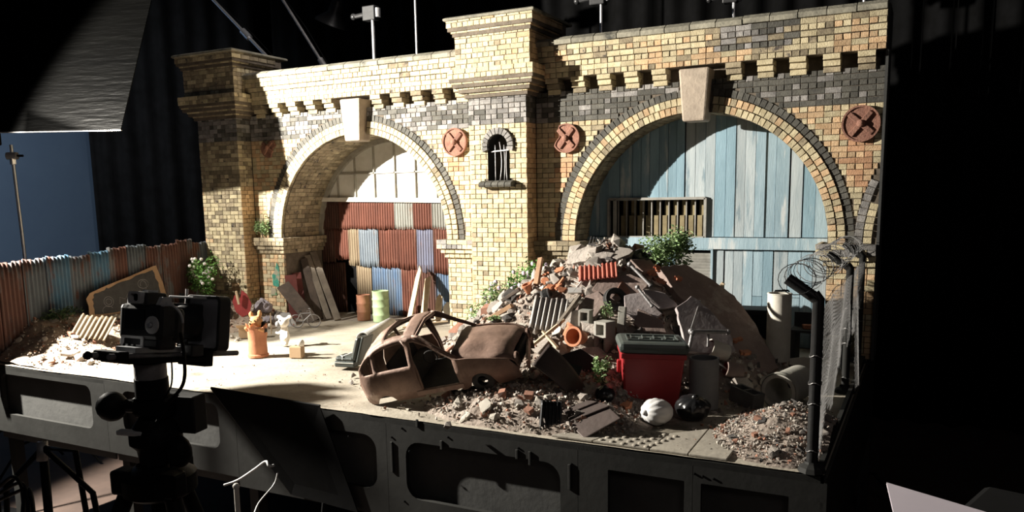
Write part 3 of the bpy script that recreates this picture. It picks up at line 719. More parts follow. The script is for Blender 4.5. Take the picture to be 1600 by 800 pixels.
heap('rubble_mound', 'dark litter heap at the foot of the left pier', h_wall, -4.36, -3.84, 3.76, 4.02, SOIL)

CONC = mat('concrete_lump', (.44, .39, .35), (.28, .25, .22), 18, .9, bump=.7, var=.3)
CONCL = mat('pale_plaster', (.56, .52, .45), (.42, .38, .33), 18, .9, bump=.5, var=.15)
REDB = mat('red_brick', (.36, .18, .12), (.25, .12, .085), 20, .85, bump=.5, c3=(.42, .34, .28), c3lo=.6, var=.25)
DARKC = mat('dark_lump', (.10, .09, .085), (.055, .05, .048), 18, .9, bump=.6, var=.3)
def lump_mesh(name, seed, kind, m):
    r = random.Random(seed)
    if kind == 'brick':
        L = r.uniform(.55, 1.0)
        pts = [Vector((sx*L, sy*.5, sz*.33)) for sx in (-1, 1) for sy in (-1, 1) for sz in (-1, 1)]
        pts = [p+Vector((r.uniform(-.12, .12) if p.x < 0 else r.uniform(-.45, .1), r.uniform(-.06, .06), r.uniform(-.05, .05))) for p in pts]
    elif kind == 'slab':
        k = r.randint(5, 7); pts = []
        for j in range(k):
            a = 2*math.pi*j/k+r.uniform(-.3, .3); q = r.uniform(.6, 1.05)
            pts += [Vector((q*math.cos(a), q*.75*math.sin(a), z+r.uniform(-.03, .03))) for z in (-.14, .14)]
    else:
        pts = []
        for j in range(14):
            v = Vector((r.gauss(0, 1), r.gauss(0, 1), r.gauss(0, 1))).normalized(); pts.append(Vector((v.x*r.uniform(.75, 1.1), v.y*r.uniform(.6, .9), v.z*r.uniform(.45, .7))))
    v, f = hullpts(pts); return MB().add(v, f).mesh(name, m)
LUMPS = {('rock', m.name): [lump_mesh('lump', 100+i, 'rock', m) for i in range(6)] for m in (CONC, CONCL, DARKC, REDB)}
LUMPS.update({('brick', m.name): [lump_mesh('brick_piece', 200+i, 'brick', m) for i in range(6)] for m in (REDB, CONC)})
LUMPS.update({('slab', m.name): [lump_mesh('slab_piece', 300+i, 'slab', m) for i in range(6)] for m in (CONC, CONCL, DARKC)})
def drop(name, label, cat, group, mesh, x, y, size, sink=.25, tilt=.6, cut=None):
    if group and cut:
        word = 'large' if size > cut else 'small'; x0, y0 = cut_at[group.split()[-2]]
        where = ('left back' if y > y0 else 'left front') if x < x0 else ('right back' if y > y0 else 'right front')
        label = word+' '+label+', '+where+' side'; group = word+' '+group+', '+where
    o = bpy.data.objects.new(name, mesh); COL.objects.link(o); tag(o, label, cat, group)
    n = gnormal(x, y); q = n.to_track_quat('Z', 'Y')
    o.rotation_mode = 'QUATERNION'; o.rotation_quaternion = q @ Euler((random.gauss(0, tilt*.5), random.gauss(0, tilt*.5), random.uniform(0, 6.28))).to_quaternion()
    o.scale = (size,)*3; o.location = (x, y, ground(x, y)+size*(.4-sink*.8)); return o
cut_at = {'main': (-1.34, 3.45), 'front': (-1.27, 2.6), 'corner': (-.4, 2.68), 'fence': (-4.05, 3.2)}
def scatter(n, xr, yr, fn, lo, hi, kinds, seed, keep=lambda x, y: True, bias=1.8):
    r = random.Random(seed); c = 0; tries = 0
    while c < n and tries < n*40:
        tries += 1; x, y = r.uniform(*xr), r.uniform(*yr)
        if fn(x, y) < .004 or not keep(x, y): continue
        kind, m, name, label, cat, group = r.choice(kinds)
        s_ = lo+(hi-lo)*r.random()**bias
        drop(name, label, cat, group, r.choice(LUMPS[(kind, m.name)]), x, y, s_, cut=lo+(hi-lo)*.3); c += 1
def gravel(name, label, n, xr, yr, fn, lo, hi, mats, seed, edge=.0):
    r = random.Random(seed); vs = []; fs = []; mi = []; base = [hullpts([Vector((q.gauss(0, 1), q.gauss(0, 1), q.gauss(0, .8))).normalized() for _ in range(6)]) for q in [random.Random(seed+k) for k in range(8)]]
    c = 0; tries = 0
    while c < n and tries < n*30:
        tries += 1; x, y = r.uniform(*xr), r.uniform(*yr)
        h = fn(x, y)
        if h < edge and r.random() > .12: continue
        v, f = r.choice(base); s_ = lo+(hi-lo)*r.random()**2.5; M = Euler((r.uniform(0, 6), r.uniform(0, 6), r.uniform(0, 6))).to_matrix()*s_
        o0 = len(vs); vs += [M @ Vector(p)+Vector((x, y, h+s_*.35)) for p in v]; fs += [tuple(i+o0 for i in q) for q in f]; mi += [r.randrange(len(mats))]*len(f); c += 1
    me = bpy.data.meshes.new(name); me.from_pydata(vs, [], fs)
    for m in mats: me.materials.append(m)
    me.polygons.foreach_set('material_index', mi); o = bpy.data.objects.new(name, me); COL.objects.link(o); o['kind'] = 'stuff'; o['label'] = label; o['category'] = 'gravel'
G1 = ('rock', CONC, 'concrete_lump', 'rough grey concrete lump lying on the tall main heap', 'rubble', 'concrete lumps on the main heap')
G2 = ('brick', REDB, 'brick_fragment', 'broken red brick lying on the tall main heap', 'brick', 'broken bricks on the main heap')
G3 = ('slab', CONC, 'slab_fragment', 'flat broken slab piece lying on the tall main heap', 'rubble', 'slab pieces on the main heap')
G4 = ('rock', CONCL, 'plaster_lump', 'pale dusty plaster lump lying on the tall main heap', 'rubble', 'plaster lumps on the main heap')
G5 = ('rock', DARKC, 'dark_lump', 'dark sooty lump lying on the tall main heap', 'rubble', 'dark lumps on the main heap')
vis = lambda x, y: y < 3.85 and (x < -.95 or y < 3.5)
scatter(285, (-2.25, -.52), (2.9, 3.9), h_main, .018, .066, [G1, G1, G2, G3, G3, G4, G5], 5, vis)
F1 = ('rock', CONC, 'concrete_lump', 'grey concrete lump on the heap before the car wreck', 'rubble', 'concrete lumps on the front heap')
F2 = ('brick', REDB, 'brick_fragment', 'broken red brick on the heap before the car wreck', 'brick', 'broken bricks on the front heap')
F3 = ('slab', CONC, 'slab_fragment', 'broken slab piece on the heap before the car wreck', 'rubble', 'slab pieces on the front heap')
F4 = ('rock', CONCL, 'plaster_lump', 'pale plaster lump on the heap before the car wreck', 'rubble', 'plaster lumps on the front heap')
scatter(90, (-1.74, -.95), (2.4, 2.95), h_front, .012, .036, [F1, F1, F2, F3, F4], 6)
R1 = ('rock', CONC, 'concrete_lump', 'grey stone on the corner heap by the fence post', 'rubble', 'stones on the corner heap')
R2 = ('brick', REDB, 'brick_fragment', 'broken red brick on the corner heap by the fence post', 'brick', 'broken bricks on the corner heap')
R3 = ('slab', DARKC, 'tile_fragment', 'dark shard on the corner heap by the fence post', 'rubble', 'shards on the corner heap')
scatter(80, (-.6, -.245), (2.4, 2.95), h_right, .007, .022, [R1, R1, R2, R3], 7)
L1 = ('rock', CONCL, 'plaster_lump', 'pale plaster lump on the bank by the corrugated fence', 'rubble', 'plaster lumps on the fence bank')
L2 = ('brick', REDB, 'brick_fragment', 'broken orange brick on the bank by the corrugated fence', 'brick', 'broken bricks on the fence bank')
L3 = ('slab', CONC, 'slab_fragment', 'grey slab piece on the bank by the corrugated fence', 'rubble', 'slab pieces on the fence bank')
scatter(90, (-4.3, -3.6), (2.4, 4.05), h_left, .01, .034, [L1, L2, L3], 8)
gravel('gravel', 'fine grey and red crumbs strewn over the tall main heap', 3800, (-2.3, -.46), (2.7, 3.95), h_main, .005, .018, [CONC, REDB, CONCL, DARKC, CONC, CONC], 21, .01)
gravel('gravel', 'fine crumbs strewn over the low heap along the stage edge', 2600, (-1.85, -.85), (2.39, 3.1), h_front, .003, .011, [CONC, CONC, CONC, REDB, CONCL, CONC], 22, .004)
gravel('gravel', 'fine brick crumbs strewn over the corner heap by the fence post', 1900, (-.68, -.24), (2.39, 3.1), h_right, .0025, .008, [CONC, CONC, REDB, CONC, DARKC, CONCL], 23, .004)
gravel('gravel', 'pale crumbs strewn over the bank by the corrugated fence', 1900, (-4.3, -3.55), (2.39, 4.1), h_left, .003, .01, [CONCL, REDB, CONC], 24, .004)
def h_flat(x, y): return 0.0
gravel('gravel', 'thin scatter of grit on the yard floor', 420, (-3.9, -1.6), (2.39, 3.2), h_flat, .0015, .005, [CONC, CONCL, REDB], 25, -1)

# ------------------------------------------------------------------ corrugated fence at the left
S_RUSTF = sheetmat('rust_fence', (.13, .06, .045), (.085, .045, .036), (.14, .14, .145), .53)
fe = thing('corrugated_fence', 'tall rusty and blue corrugated iron fence closing the left side of the yard', 'fence', (0, 0, 0))
A, B = Vector((-4.235, 2.30, 0)), Vector((-4.51, 4.04, 0)); dv = (B-A); Lf = dv.length; ang = math.atan2(dv.y, dv.x)
cols = [S_RUSTF, S_RUSTF, S_SLATE, S_SKY, S_SLATE, S_SKY, S_RUSTF, S_SLATE, S_RUSTF, S_RUSTF, S_RUSTF, S_SLATE]
hts = [.505, .51, .515, .52, .51, .525, .54, .545, .53, .535, .555, .53]
for k in range(12):
    o = corr(Lf/12+.012, hts[k], .025, .0065, top=jag(.006), ph=k).build('corrugated_sheet', cols[k], fe, smooth=True)
    p = A+dv*((k+.5)/12); o.location = (p.x+.004*(k % 2), p.y, 0); o.rotation_euler = (random.uniform(-.01, .01), random.uniform(-.008, .008), ang)
    s_ = o.modifiers.new('thick', 'SOLIDIFY'); s_.thickness = .0018
for k in range(5):
    p = A+dv*(k/4)+Vector((-.03, 0, 0)); MB().box((p.x, p.y, .23), (.03, .03, .46)).build('post', BLACKP, fe)
for z in (.12, .4): MB().beam(A+Vector((-.016, 0, z)), B+Vector((-.016, 0, z)), .02, .014).build('rail', BLACKP, fe)

# ------------------------------------------------------------------ small helpers for set dressing
WOODL = mat('pale_wood', (.55, .44, .30), (.40, .31, .21), 14, .8, bump=.2, stretch=(1, 1, 1), var=.12)
WOODG = mat('grey_plank', (.20, .17, .135), (.125, .105, .085), 14, .85, bump=.3, var=.15)
WOODD = mat('dark_plank', (.10, .075, .06), (.055, .043, .036), 14, .85, bump=.3, var=.15)
WOODR = mat('red_board', (.19, .055, .05), (.12, .04, .036), 10, .8, bump=.2, c3=(.16, .11, .09), c3lo=.6, var=.08)
WOODT = mat('tan_beam', (.40, .25, .15), (.29, .17, .10), 14, .85, bump=.25, var=.1)
TERRA = mat('terracotta', (.50, .21, .11), (.38, .145, .075), 18, .8, bump=.2, c3=(.55, .38, .29), c3lo=.66, var=.08)
BSLAB = mat('brown_plaster', (.33, .25, .22), (.235, .175, .155), 9, .9, bump=.5, c3=(.42, .35, .31), c3lo=.6, var=.08)
GSLAB = mat('mauve_plaster', (.42, .37, .365), (.31, .265, .26), 9, .9, bump=.4, c3=(.14, .10, .095), c3lo=.6, var=.08)
RUSTC = mat('burnt_car_metal', (.27, .175, .135), (.15, .095, .073), 11, .6, .25, bump=.25, c3=(.38, .29, .245), c3lo=.58, var=0, bscale=60)
RUBBER = mat('rubber', (.045, .043, .042), (.025, .024, .024), 18, .75, bump=.3, var=.1)
CONCP = mat('cast_concrete', (.40, .385, .34), (.29, .28, .25), 10, .8, bump=.25, c3=(.2, .19, .17), c3lo=.65, var=.08)
WHITEP = mat('white_ceramic', (.72, .68, .60), (.55, .51, .44), 8, .7, bump=.15, c3=(.35, .32, .28), c3lo=.62, var=.05)
def plank(name, label, cat, p0, p1, wd, th, m, side=(0, 1, 0), point=False, group=None, bev=.0015):
    p0, p1 = Vector(p0), Vector(p1); d = p1-p0; mb = MB()
    if point:
        a = d.normalized(); b = a.cross(Vector(side)).normalized(); c = b.cross(a).normalized(); L = d.length
        M = Matrix((b, a, c)).transposed(); mb.prism([(-wd/2, 0), (wd/2, 0), (wd/2, L*.82), (wd*.1, L), (-wd/2, L*.88)], th, M, -c*th/2)
    else: mb.beam((0, 0, 0), d, wd, th, side)
    return tag(mb.build(name, m, loc=p0, bevel=bev), label, cat, group)
def poly_slab(name, label, cat, p, n, poly, t, m, spin=0, rough=.003, bevel=.002, seed=1):
    """irregular broken slab whose underside rests at p with normal n"""
    r = random.Random(seed); pts = []
    k = len(poly)
    for i in range(k):
        a, b = poly[i], poly[(i+1) % k]
        for s_ in range(4):
            f = s_/4; jx = 0 if s_ == 0 else r.uniform(-rough, rough)*2
            pts.append((a[0]+(b[0]-a[0])*f+jx, a[1]+(b[1]-a[1])*f+(0 if s_ == 0 else r.uniform(-rough, rough)*2)))
    q = Vector(n).normalized().to_track_quat('Z', 'Y')
    o = MB().prism(pts, t).build(name, m, loc=p, bevel=bevel); o.rotation_mode = 'QUATERNION'; o.rotation_quaternion = q @ Euler((0, 0, spin)).to_quaternion()
    return tag(o, label, cat)
def view_slab(name, label, cat, pxs, t, m, lift=0.0, seed=1, rough=.004, nrm=None):
    """broken slab lying on the heap: corners found on the heap surface, made flat and given thickness"""
    k0 = len(pxs); c = onheap(sum(q[0] for q in pxs)/k0, sum(q[1] for q in pxs)/k0, lift)
    nn = Vector(nrm).normalized() if nrm else (gnormal(c.x, c.y, .06)*.72+(CAM-c).normalized()*.28).normalized()
    P = []
    for x, y in pxs:
        d = sight(x, y); P.append(CAM+d*((c-CAM).dot(nn)/d.dot(nn)))
    c = sum(P, Vector())/k0
    u = nn.orthogonal().normalized(); v = nn.cross(u); poly = [((p-c).dot(u), (p-c).dot(v)) for p in P]
    ar = sum(a[0]*b[1]-b[0]*a[1] for a, b in zip(poly, poly[1:]+poly[:1]))
    if ar < 0: poly = poly[::-1]
    r = random.Random(seed); pts = []
    for a, b in zip(poly, poly[1:]+poly[:1]):
        L = math.hypot(b[0]-a[0], b[1]-a[1]); k = max(1, int(L/.025))
        for i in range(k): pts.append((a[0]+(b[0]-a[0])*i/k+(r.uniform(-rough, rough) if i else 0), a[1]+(b[1]-a[1])*i/k+(r.uniform(-rough, rough) if i else 0)))
    M = Matrix((u, v, nn)).transposed()
    return tag(MB().prism(pts, t, M, -nn*t).build(name, m, loc=c, bevel=.0025), label, cat)
GREEN = mat('leaf_green', (.14, .30, .07), (.08, .19, .045), 20, .6, bump=0, var=.4, spec=.3)
GREENL = mat('leaf_pale', (.30, .40, .20), (.17, .28, .11), 20, .6, bump=0, var=.4, spec=.3)
STEM = mat('stem_brown', (.14, .11, .07), (.1, .08, .05), 20, .8, bump=0)
def bush(name, label, base, size, n, leaf, m, seed, flower=None, stems=7, flat=1.0, cat='plant'):
    r = random.Random(seed); t = thing(name, label, cat, base); lf = MB(); st = MB(); fl_ = MB(); tips = []
    sx, sy, sz = size
    for k in range(stems):
        a = r.uniform(0, 6.28); q = r.uniform(.2, .85); tip = Vector((q*math.cos(a)*sx*.8, q*math.sin(a)*sy*.8, sz*r.uniform(.55, .95)))
        st.tube([(0, 0, -.004), tip*.5+Vector((0, 0, sz*.08)), tip], [.003, .002, .001], 5); tips.append(tip)
    blobs = [(Vector((r.uniform(-.6, .6)*sx, r.uniform(-.6, .6)*sy, sz*r.uniform(.3, .85))), r.uniform(.28, .5)) for _ in range(14)]
    for k in range(n):
        c, q = r.choice(blobs); d = Vector((r.gauss(0, 1), r.gauss(0, 1), r.gauss(0, 1))).normalized()*q*r.random()**.4
        p = c+Vector((d.x*sx, d.y*sy, d.z*sz*.8)); p.z = max(p.z, .004)
        L = leaf*r.uniform(.6, 1.3); M = Euler((r.uniform(-.9, .9), r.uniform(-.9, .9), r.uniform(0, 6.28))).to_matrix()
        pts = [Vector((0, -L, 0)), Vector((L*.5, 0, .15*L)), Vector((0, L, 0)), Vector((-L*.5, 0, .15*L))]
        lf.add([M @ v+p for v in pts], [(0, 1, 2), (0, 2, 3)])
        if flower and r.random() < .03:
            fl_.ball(p+Vector((0, 0, leaf)), leaf*1.15, 6)
    st.build('stem', STEM, t); f = lf.build('foliage', m, t); f['kind'] = 'stuff'
    if flower and fl_.v: f2 = fl_.build('flowers', flower, t); f2['kind'] = 'stuff'
    return t
WFL = mat('white_petal', (.75, .72, .68), (.6, .55, .55), 20, .7, bump=0); LFL = mat('lilac_petal', (.50, .40, .52), (.6, .52, .6), 20, .7, bump=0)
def blob(name, m, parts, parent=None, vox=.0045, loc=None):
    mb = MB()
    for p in parts:
        if p[0] == 's': mb.ball(p[1], 1, 14, p[2])
        else: mb.tube(p[1], p[2], 10)
    o = mb.build(name, m, parent, smooth=True, loc=loc)
    rm = o.modifiers.new('skin', 'REMESH'); rm.mode = 'VOXEL'; rm.voxel_size = vox; rm.use_smooth_shade = True
    sm = o.modifiers.new('soft', 'SMOOTH'); sm.iterations = 4; sm.factor = .5
    return o

# ------------------------------------------------------------------ left side of the yard
# chalkboard
p0, p1 = Vector((fence_x(2.92)+.09, 2.92, h_left(fence_x(2.92)+.09, 2.92))), Vector((fence_x(3.52)+.075, 3.52, h_left(fence_x(3.52)+.075, 3.52)))
cb = thing('chalkboard', 'torn hardboard sheet painted black with chalk doodles leaning on the fence', 'board', p0-Vector((0, 0, .012)), (0, 0, math.atan2(p1.y-p0.y, p1.x-p0.x)))
W_ = (p1-p0).length+.03
outl = [(.0, .02), (.02, .0), (W_*.5, -.0), (W_-.005, -.03), (W_+.0, .02), (W_-.005, .14), (W_-.03, .265), (W_-.06, .262), (W_*.6, .22), (W_*.3, .185), (.1, .165), (.04, .15), (.005, .12), (.012, .08)]
Mt = Matrix.Rotation(R(-76), 3, 'X') @ Matrix(((1, 0, 0), (0, 1, 0), (0, 0, 1))) if False else Matrix.Rotation(R(79), 3, 'X')
HARD = mat('hardboard', (.36, .235, .14), (.28, .175, .10), 14, .85, bump=.2, var=0)
MB().prism(outl, .006, Mt).build('board', HARD, cb)
cxm, cym = W_/2, .11
ink = [(cxm+(x-cxm)*.87+random.uniform(-.008, .008), cym+(y-cym)*.84+random.uniform(-.008, .008)) for x, y in [tuple(a[i]+(b[i]-a[i])*f for i in (0, 1)) for a, b in zip(outl, outl[1:]+outl[:1]) for f in (0, .25, .5, .75)]]
fm = Mt @ Vector((0, 0, 1)); sgn = 1 if fm.y < 0 else 0
MB().prism(ink, .0012, Mt, fm*(.0062 if True else 0)).build('black_patch', mat('board_black', (.045, .045, .047), (.03, .03, .032), 20, .8, var=0), cb)
CHALK = mat('chalk_line', (.30, .30, .31), (.18, .18, .19), 60, .95, bump=0, var=0)
ch = lambda pts, closed=False: MB().tube([Mt @ Vector((x, y, .0078)) for x, y in pts], .0012, 5, closed=closed).build('chalk_line', CHALK, cb)
circ = lambda cx, cy, rx, ry, a0=0, a1=360, n=16: [(cx+rx*math.cos(R(a0+(a1-a0)*k/n)), cy+ry*math.sin(R(a0+(a1-a0)*k/n))) for k in range(n+1)]
ch(circ(.16, .085, .036, .03)); ch(circ(.16, .085, .022, .017)); ch(circ(.14, .035, .04, .026, 20, 200)); ch(circ(.46, .16, .045, .028, 0, 350)); ch(circ(.46, .15, .025, .03, -60, 180))
ch([(.24, .06), (.25, .10), (.29, .085), (.31, .11), (.34, .10), (.36, .13), (.37, .10)]); ch([(.25, .05), (.32, .055), (.38, .065)]); ch([(.40, .10), (.42, .125), (.44, .105), (.42, .095)])
# corrugated offcut, stones on the bank
o = corr(.2, .17, .026, .006, jag(.008), jag(.008)).build('corrugated_offcut', S_TAN, smooth=True)
s_ = o.modifiers.new('thick', 'SOLIDIFY'); s_.thickness = .002
p = onheap(135, 530, .012); o.location = p; o.rotation_euler = (R(-52), R(6), R(28)); tag(o, 'rusty ribbed iron offcut lying on the bank by the chalkboard', 'iron sheet')
for i, (px, py, sz, m, k, lab) in enumerate(((112, 556, .05, CONCL, 'slab', 'large white plaster chunk below the ribbed iron offcut'), (66, 560, .022, CONCL, 'rock', 'small white stone at the front left corner of the stage'), (140, 552, .034, CONCL, 'rock', 'white plaster lump beside the camera rails'), (180, 476, .05, CONC, 'slab', 'grey slab piece at the foot of the chalkboard'))):
    q = onheap(px, py); drop('plaster_chunk', lab, 'rubble', None, LUMPS[(k, m.name)][i], q.x, q.y, sz, .1, .2)
bush('flowering_bush', 'dense green bush with white flowers beside the left pier', Vector((-4.37, 3.84, ground(-4.37, 3.84)-.01)), (.16, .12, .27), 2000, .010, GREEN, 31, WFL)
bush('low_weeds', 'dark weeds along the foot of the blue part of the fence', (fence_x(2.75)+.08, 2.75, .17), (.07, .14, .07), 500, .009, mat('leaf_dark', (.05, .09, .035), (.03, .06, .02), 20, .7, bump=0, var=.3), 32)
bush('ledge_ivy', 'tuft of ivy on the impost ledge of the left arch', (-4.06, 4.125, .556), (.075, .045, .15), 420, .010, GREENL, 33)
# litter by the left pier
p = onheap(383, 492, 0)
sh = thing('red_scoop', 'torn red sheet metal scoop with a wooden stub by the left pier', 'scrap', p, (R(8), R(-12), R(30)))
MB().prism([(-.05, .03), (-.055, .10), (-.03, .14), (-.012, .105), (.005, .12), (.02, .16), (.045, .13), (.06, .06), (.03, 0), (-.02, -.01)], .006, Matrix.Rotation(R(80), 3, 'X')).build('sheet', mat('red_metal', (.30, .035, .035), (.20, .025, .025), 10, .5, bump=.1, var=0), sh)
MB().beam((-.012, -.012, .08), (-.004, -.012, .165), .016, .012).build('handle', WOODL, sh)
def crumple(name, label, p, size, m, seed, cat='litter', fl=.6):
    r = random.Random(seed); mb = MB().ball((0, 0, 0), 1, 16, (size, size*.85, size*fl)); vs = []
    for v in mb.v:
        d = 1+.35*noise.noise(Vector(v)*3.2/size+Vector((seed, 0, 0)))+.2*noise.noise(Vector(v)*8/size)
        vs.append((v[0]*d, v[1]*d, max(v[2]*d, -size*fl*.5)))
    mb.v = vs; return tag(mb.build(name, m, loc=(p.x, p.y, p.z+size*fl*.45)), label, cat)
CLOTH = mat('mauve_cloth', (.30, .27, .30), (.2, .18, .2), 16, .9, bump=.3, var=.1); PAPER = mat('grey_paper', (.46, .46, .47), (.34, .34, .36), 12, .85, bump=.3, var=.05)
crumple('crumpled_cloth', 'crumpled mauve rags heaped against the left arch jamb', onheap(412, 487), .065, CLOTH, 3, fl=.8)
crumple('crumpled_cloth', 'grey rag lump below the flowering bush', onheap(350, 495), .06, DARKC, 5, fl=.8)
crumple('crumpled_cloth', 'brown sack lump between the bush and the red scoop', onheap(355, 470), .055, GSLAB, 6, fl=.7)
crumple('crumpled_cloth', 'pink rag bundle under the mauve rags', onheap(420, 502), .04, CLOTH, 9)
view_slab('paper_sheet', 'large crumpled grey paper sheet behind the white figure', 'paper', ((432, 486), (452, 488), (466, 512), (440, 520), (424, 505)), .008, PAPER, .01, 4, .006)
p = at(385, 527); bx_ = thing('cardboard_box', 'open brown cardboard box behind the orange figure', 'box', p, R(35))
CARD = mat('cardboard', (.40, .28, .17), (.33, .22, .13), 10, .85, bump=.1, var=.05)
for c, d in (((0, -.03, .03), (.07, .003, .06)), ((0, .03, .03), (.07, .003, .06)), ((-.035, 0, .03), (.003, .06, .06)), ((.035, 0, .03), (.003, .06, .06))): MB().box(c, d).build('side', CARD, bx_)
MB().box((0, 0, .002), (.07, .06, .003)).build('bottom', CARD, bx_)
MB().box((-.01, -.045, .072), (.07, .003, .034), Matrix.Rotation(R(55), 3, 'X')).build('flap', CARD, bx_)
MB().box((.05, 0, .066), (.003, .056, .03), Matrix.Rotation(R(60), 3, 'Y')).build('flap', CARD, bx_)
for i, (px, py) in enumerate(((357, 517), (363, 527), (371, 531))):
    q = at(px, py); drop('plaster_chunk', ('tall white cup-like chunk', 'pale flat chip', 'pale low stone')[i]+' on the floor left of the cardboard box', 'rubble', None, LUMPS[('rock', CONCL.name)][i], q.x, q.y, (.022, .018, .026)[i], .1, .2)
# orange figure in the chimney pot
p = at(404, 557); pot = thing('chimney_pot', 'broken terracotta chimney pot standing in the yard with an orange toy animal in it', 'chimney pot', p)
prof = [(.052, 0), (.054, .012), (.048, .018), (.046, .08), (.05, .15), (.056, .158)]
mb = MB(); n = 24; vs = []
for r_, z in prof+[(.05, .158), (.044, .15), (.04, .02)]:
    for j in range(n):
        zz = z+(.022*max(0, math.sin(j*1.3+.5))*(1 if z > .14 else 0)); vs.append((r_*math.cos(j*2*math.pi/n), r_*math.sin(j*2*math.pi/n), zz))
mb.add(vs, [(i*n+j, i*n+(j+1) % n, (i+1)*n+(j+1) % n, (i+1)*n+j) for i in range(8) for j in range(n)]).build('pot_wall', TERRA, pot, smooth=True, angle=40)
MB().tube([(-.05, -.03, .16), (0, -.05, .150), (.05, -.03, .162)], .0015, 5).build('wire', BLACKM, pot)
cat_ = thing('toy_animal', 'orange toy animal with a dark pack peering out of the chimney pot', 'toy', p+Vector((0, 0, .03)), R(20))
ORA = mat('orange_fur', (.58, .31, .14), (.48, .23, .10), 20, .9, bump=.4, c3=(.66, .50, .36), c3lo=.6, var=0)
blob('body', ORA, [('s', (0, 0, .06), (.034, .032, .065)), ('s', (0, -.004, .15), (.036, .034, .036)), ('s', (0, 0, .11), (.033, .03, .03)), ('s', (-.026, -.002, .192), (.013, .009, .018)), ('s', (.018, .006, .196), (.013, .009, .02)),
    ('s', (-.012, -.032, .145), (.016, .014, .013)), ('t', [(-.03, 0, .12), (-.045, -.02, .115), (-.04, -.042, .128)], .010), ('t', [(.03, 0, .12), (.042, -.022, .11), (.03, -.045, .125)], .010),
    ('t', [(-.015, 0, .02), (-.018, -.006, -.012)], .014), ('t', [(.015, 0, .02), (.018, -.006, -.012)], .014), ('t', [(0, .03, .03), (.02, .05, .05), (.03, .05, .09)], .007)], cat_, .004)
MB().box((.038, .004, .125), (.022, .036, .06)).build('pack', BLACKM, cat_, bevel=.006)
for sx in (-1, 1): MB().ball((-.006+sx*.014, -.036, .164), .0045, 8).build('eye', BLACKM, cat_)
MB().ball((-.014, -.046, .15), .005, 8).build('nose', BLACKM, cat_)
p2 = at(424, 522); st_ = thing('toy_staff', 'thin pale stick with a white knob beside the chimney pot', 'stick', p2); MB().tube([(0, 0, 0), (0, .003, .13)], .003, 6).build('shaft', WOODL, st_); MB().ball((-.008, 0, .055), .012, 10).build('knob', WHITEP, st_, smooth=True)
# white figure
p = at(446, 541); rb = thing('toy_animal', 'white toy animal with a grey muzzle standing beside the little wooden box', 'toy', p, R(-10))
WF = mat('white_fur', (.74, .70, .62), (.62, .58, .52), 24, .9, bump=.4, var=0)
blob('body', WF, [('s', (0, 0, .055), (.03, .028, .042)), ('s', (-.002, -.004, .135), (.036, .03, .028)), ('s', (0, 0, .095), (.022, .02, .03)), ('t', [(-.02, 0, .155), (-.05, .004, .163), (-.062, .004, .158)], [.010, .012, .006]), ('t', [(.015, .01, .155), (.035, .015, .168), (.05, .015, .164)], [.010, .012, .006]),
    ('t', [(-.024, 0, .085), (-.045, -.01, .07), (-.06, -.014, .076)], .008), ('t', [(.024, 0, .085), (.036, -.012, .055), (.03, -.028, .045)], .008), ('t', [(-.013, 0, .03), (-.015, -.012, .006)], .013), ('t', [(.013, 0, .03), (.015, -.012, .006)], .013)], rb, .004)
blob('muzzle', mat('grey_felt_muzzle', (.24, .24, .25), (.17, .17, .18), 20, .9), [('s', (-.014, -.03, .128), (.018, .016, .019))], rb, .004)
for sx in (-1, 1): MB().ball((-.008+sx*.013, -.03, .15), .004, 8).build('eye', BLACKM, rb)
p = at(462, 560); wb = thing('wooden_box', 'small plain brown wooden box on the yard floor in front of the white toy animal', 'box', p, R(17))
MB().box((0, .02, .03), (.068, .04, .06)).build('carcass', CARD, wb, bevel=.002); MB().box((0, -.001, .03), (.062, .003, .054)).build('lid', CARD, wb, bevel=.001)
tag(MB().ball((0, 0, 0), .02, 16).build('white_ball', WHITEP, smooth=True, loc=p+Vector((.022, .018, .0795))), 'white ball balanced on the small wooden box', 'ball')
# bicycle
p = at(478, 511); bk = thing('bicycle', 'small old bicycle parked in front of the leaning planks', 'bicycle', p, (R(10), 0, R(28)))
for x in (-.055, .055):
    wl = MB().tube([(x+.042*math.cos(a), 0, .042+.042*math.sin(a)) for a in [2*math.pi*k/24 for k in range(24)]], .0036, 6, closed=True).build('wheel', STEEL, bk, smooth=True)
    for k in range(6):
        a = math.pi*k/6; MB().tube([(x-.04*math.cos(a), 0, .042-.04*math.sin(a)), (x+.04*math.cos(a), 0, .042+.04*math.sin(a))], .0006, 4).build('spoke', STEEL, wl)
fr_ = MB()
for a, b in (((-.055, 0, .042), (-.012, 0, .04)), ((-.012, 0, .04), (.04, 0, .085)), ((-.025, 0, .092), (.04, 0, .094)), ((-.012, 0, .04), (-.028, 0, .105)), ((-.055, 0, .042), (-.025, 0, .092)), ((.055, 0, .042), (.036, 0, .11))): fr_.tube([a, b], .0042, 6)
fr_.build('frame', STEEL, bk); MB().tube([(.02, -.028, .115), (.034, -.02, .118), (.036, 0, .112), (.034, .02, .118), (.02, .028, .115)], .0025, 6).build('handlebar', STEEL, bk)
MB().ball((-.03, 0, .108), .013, 10, (1.2, .7, .35)).build('saddle', RUBBER, bk, smooth=True); MB().tube([(-.012, -.016, .03), (-.012, -.006, .04), (-.012, .006, .04), (-.012, .016, .05)], .002, 5).build('crank', STEEL, bk)
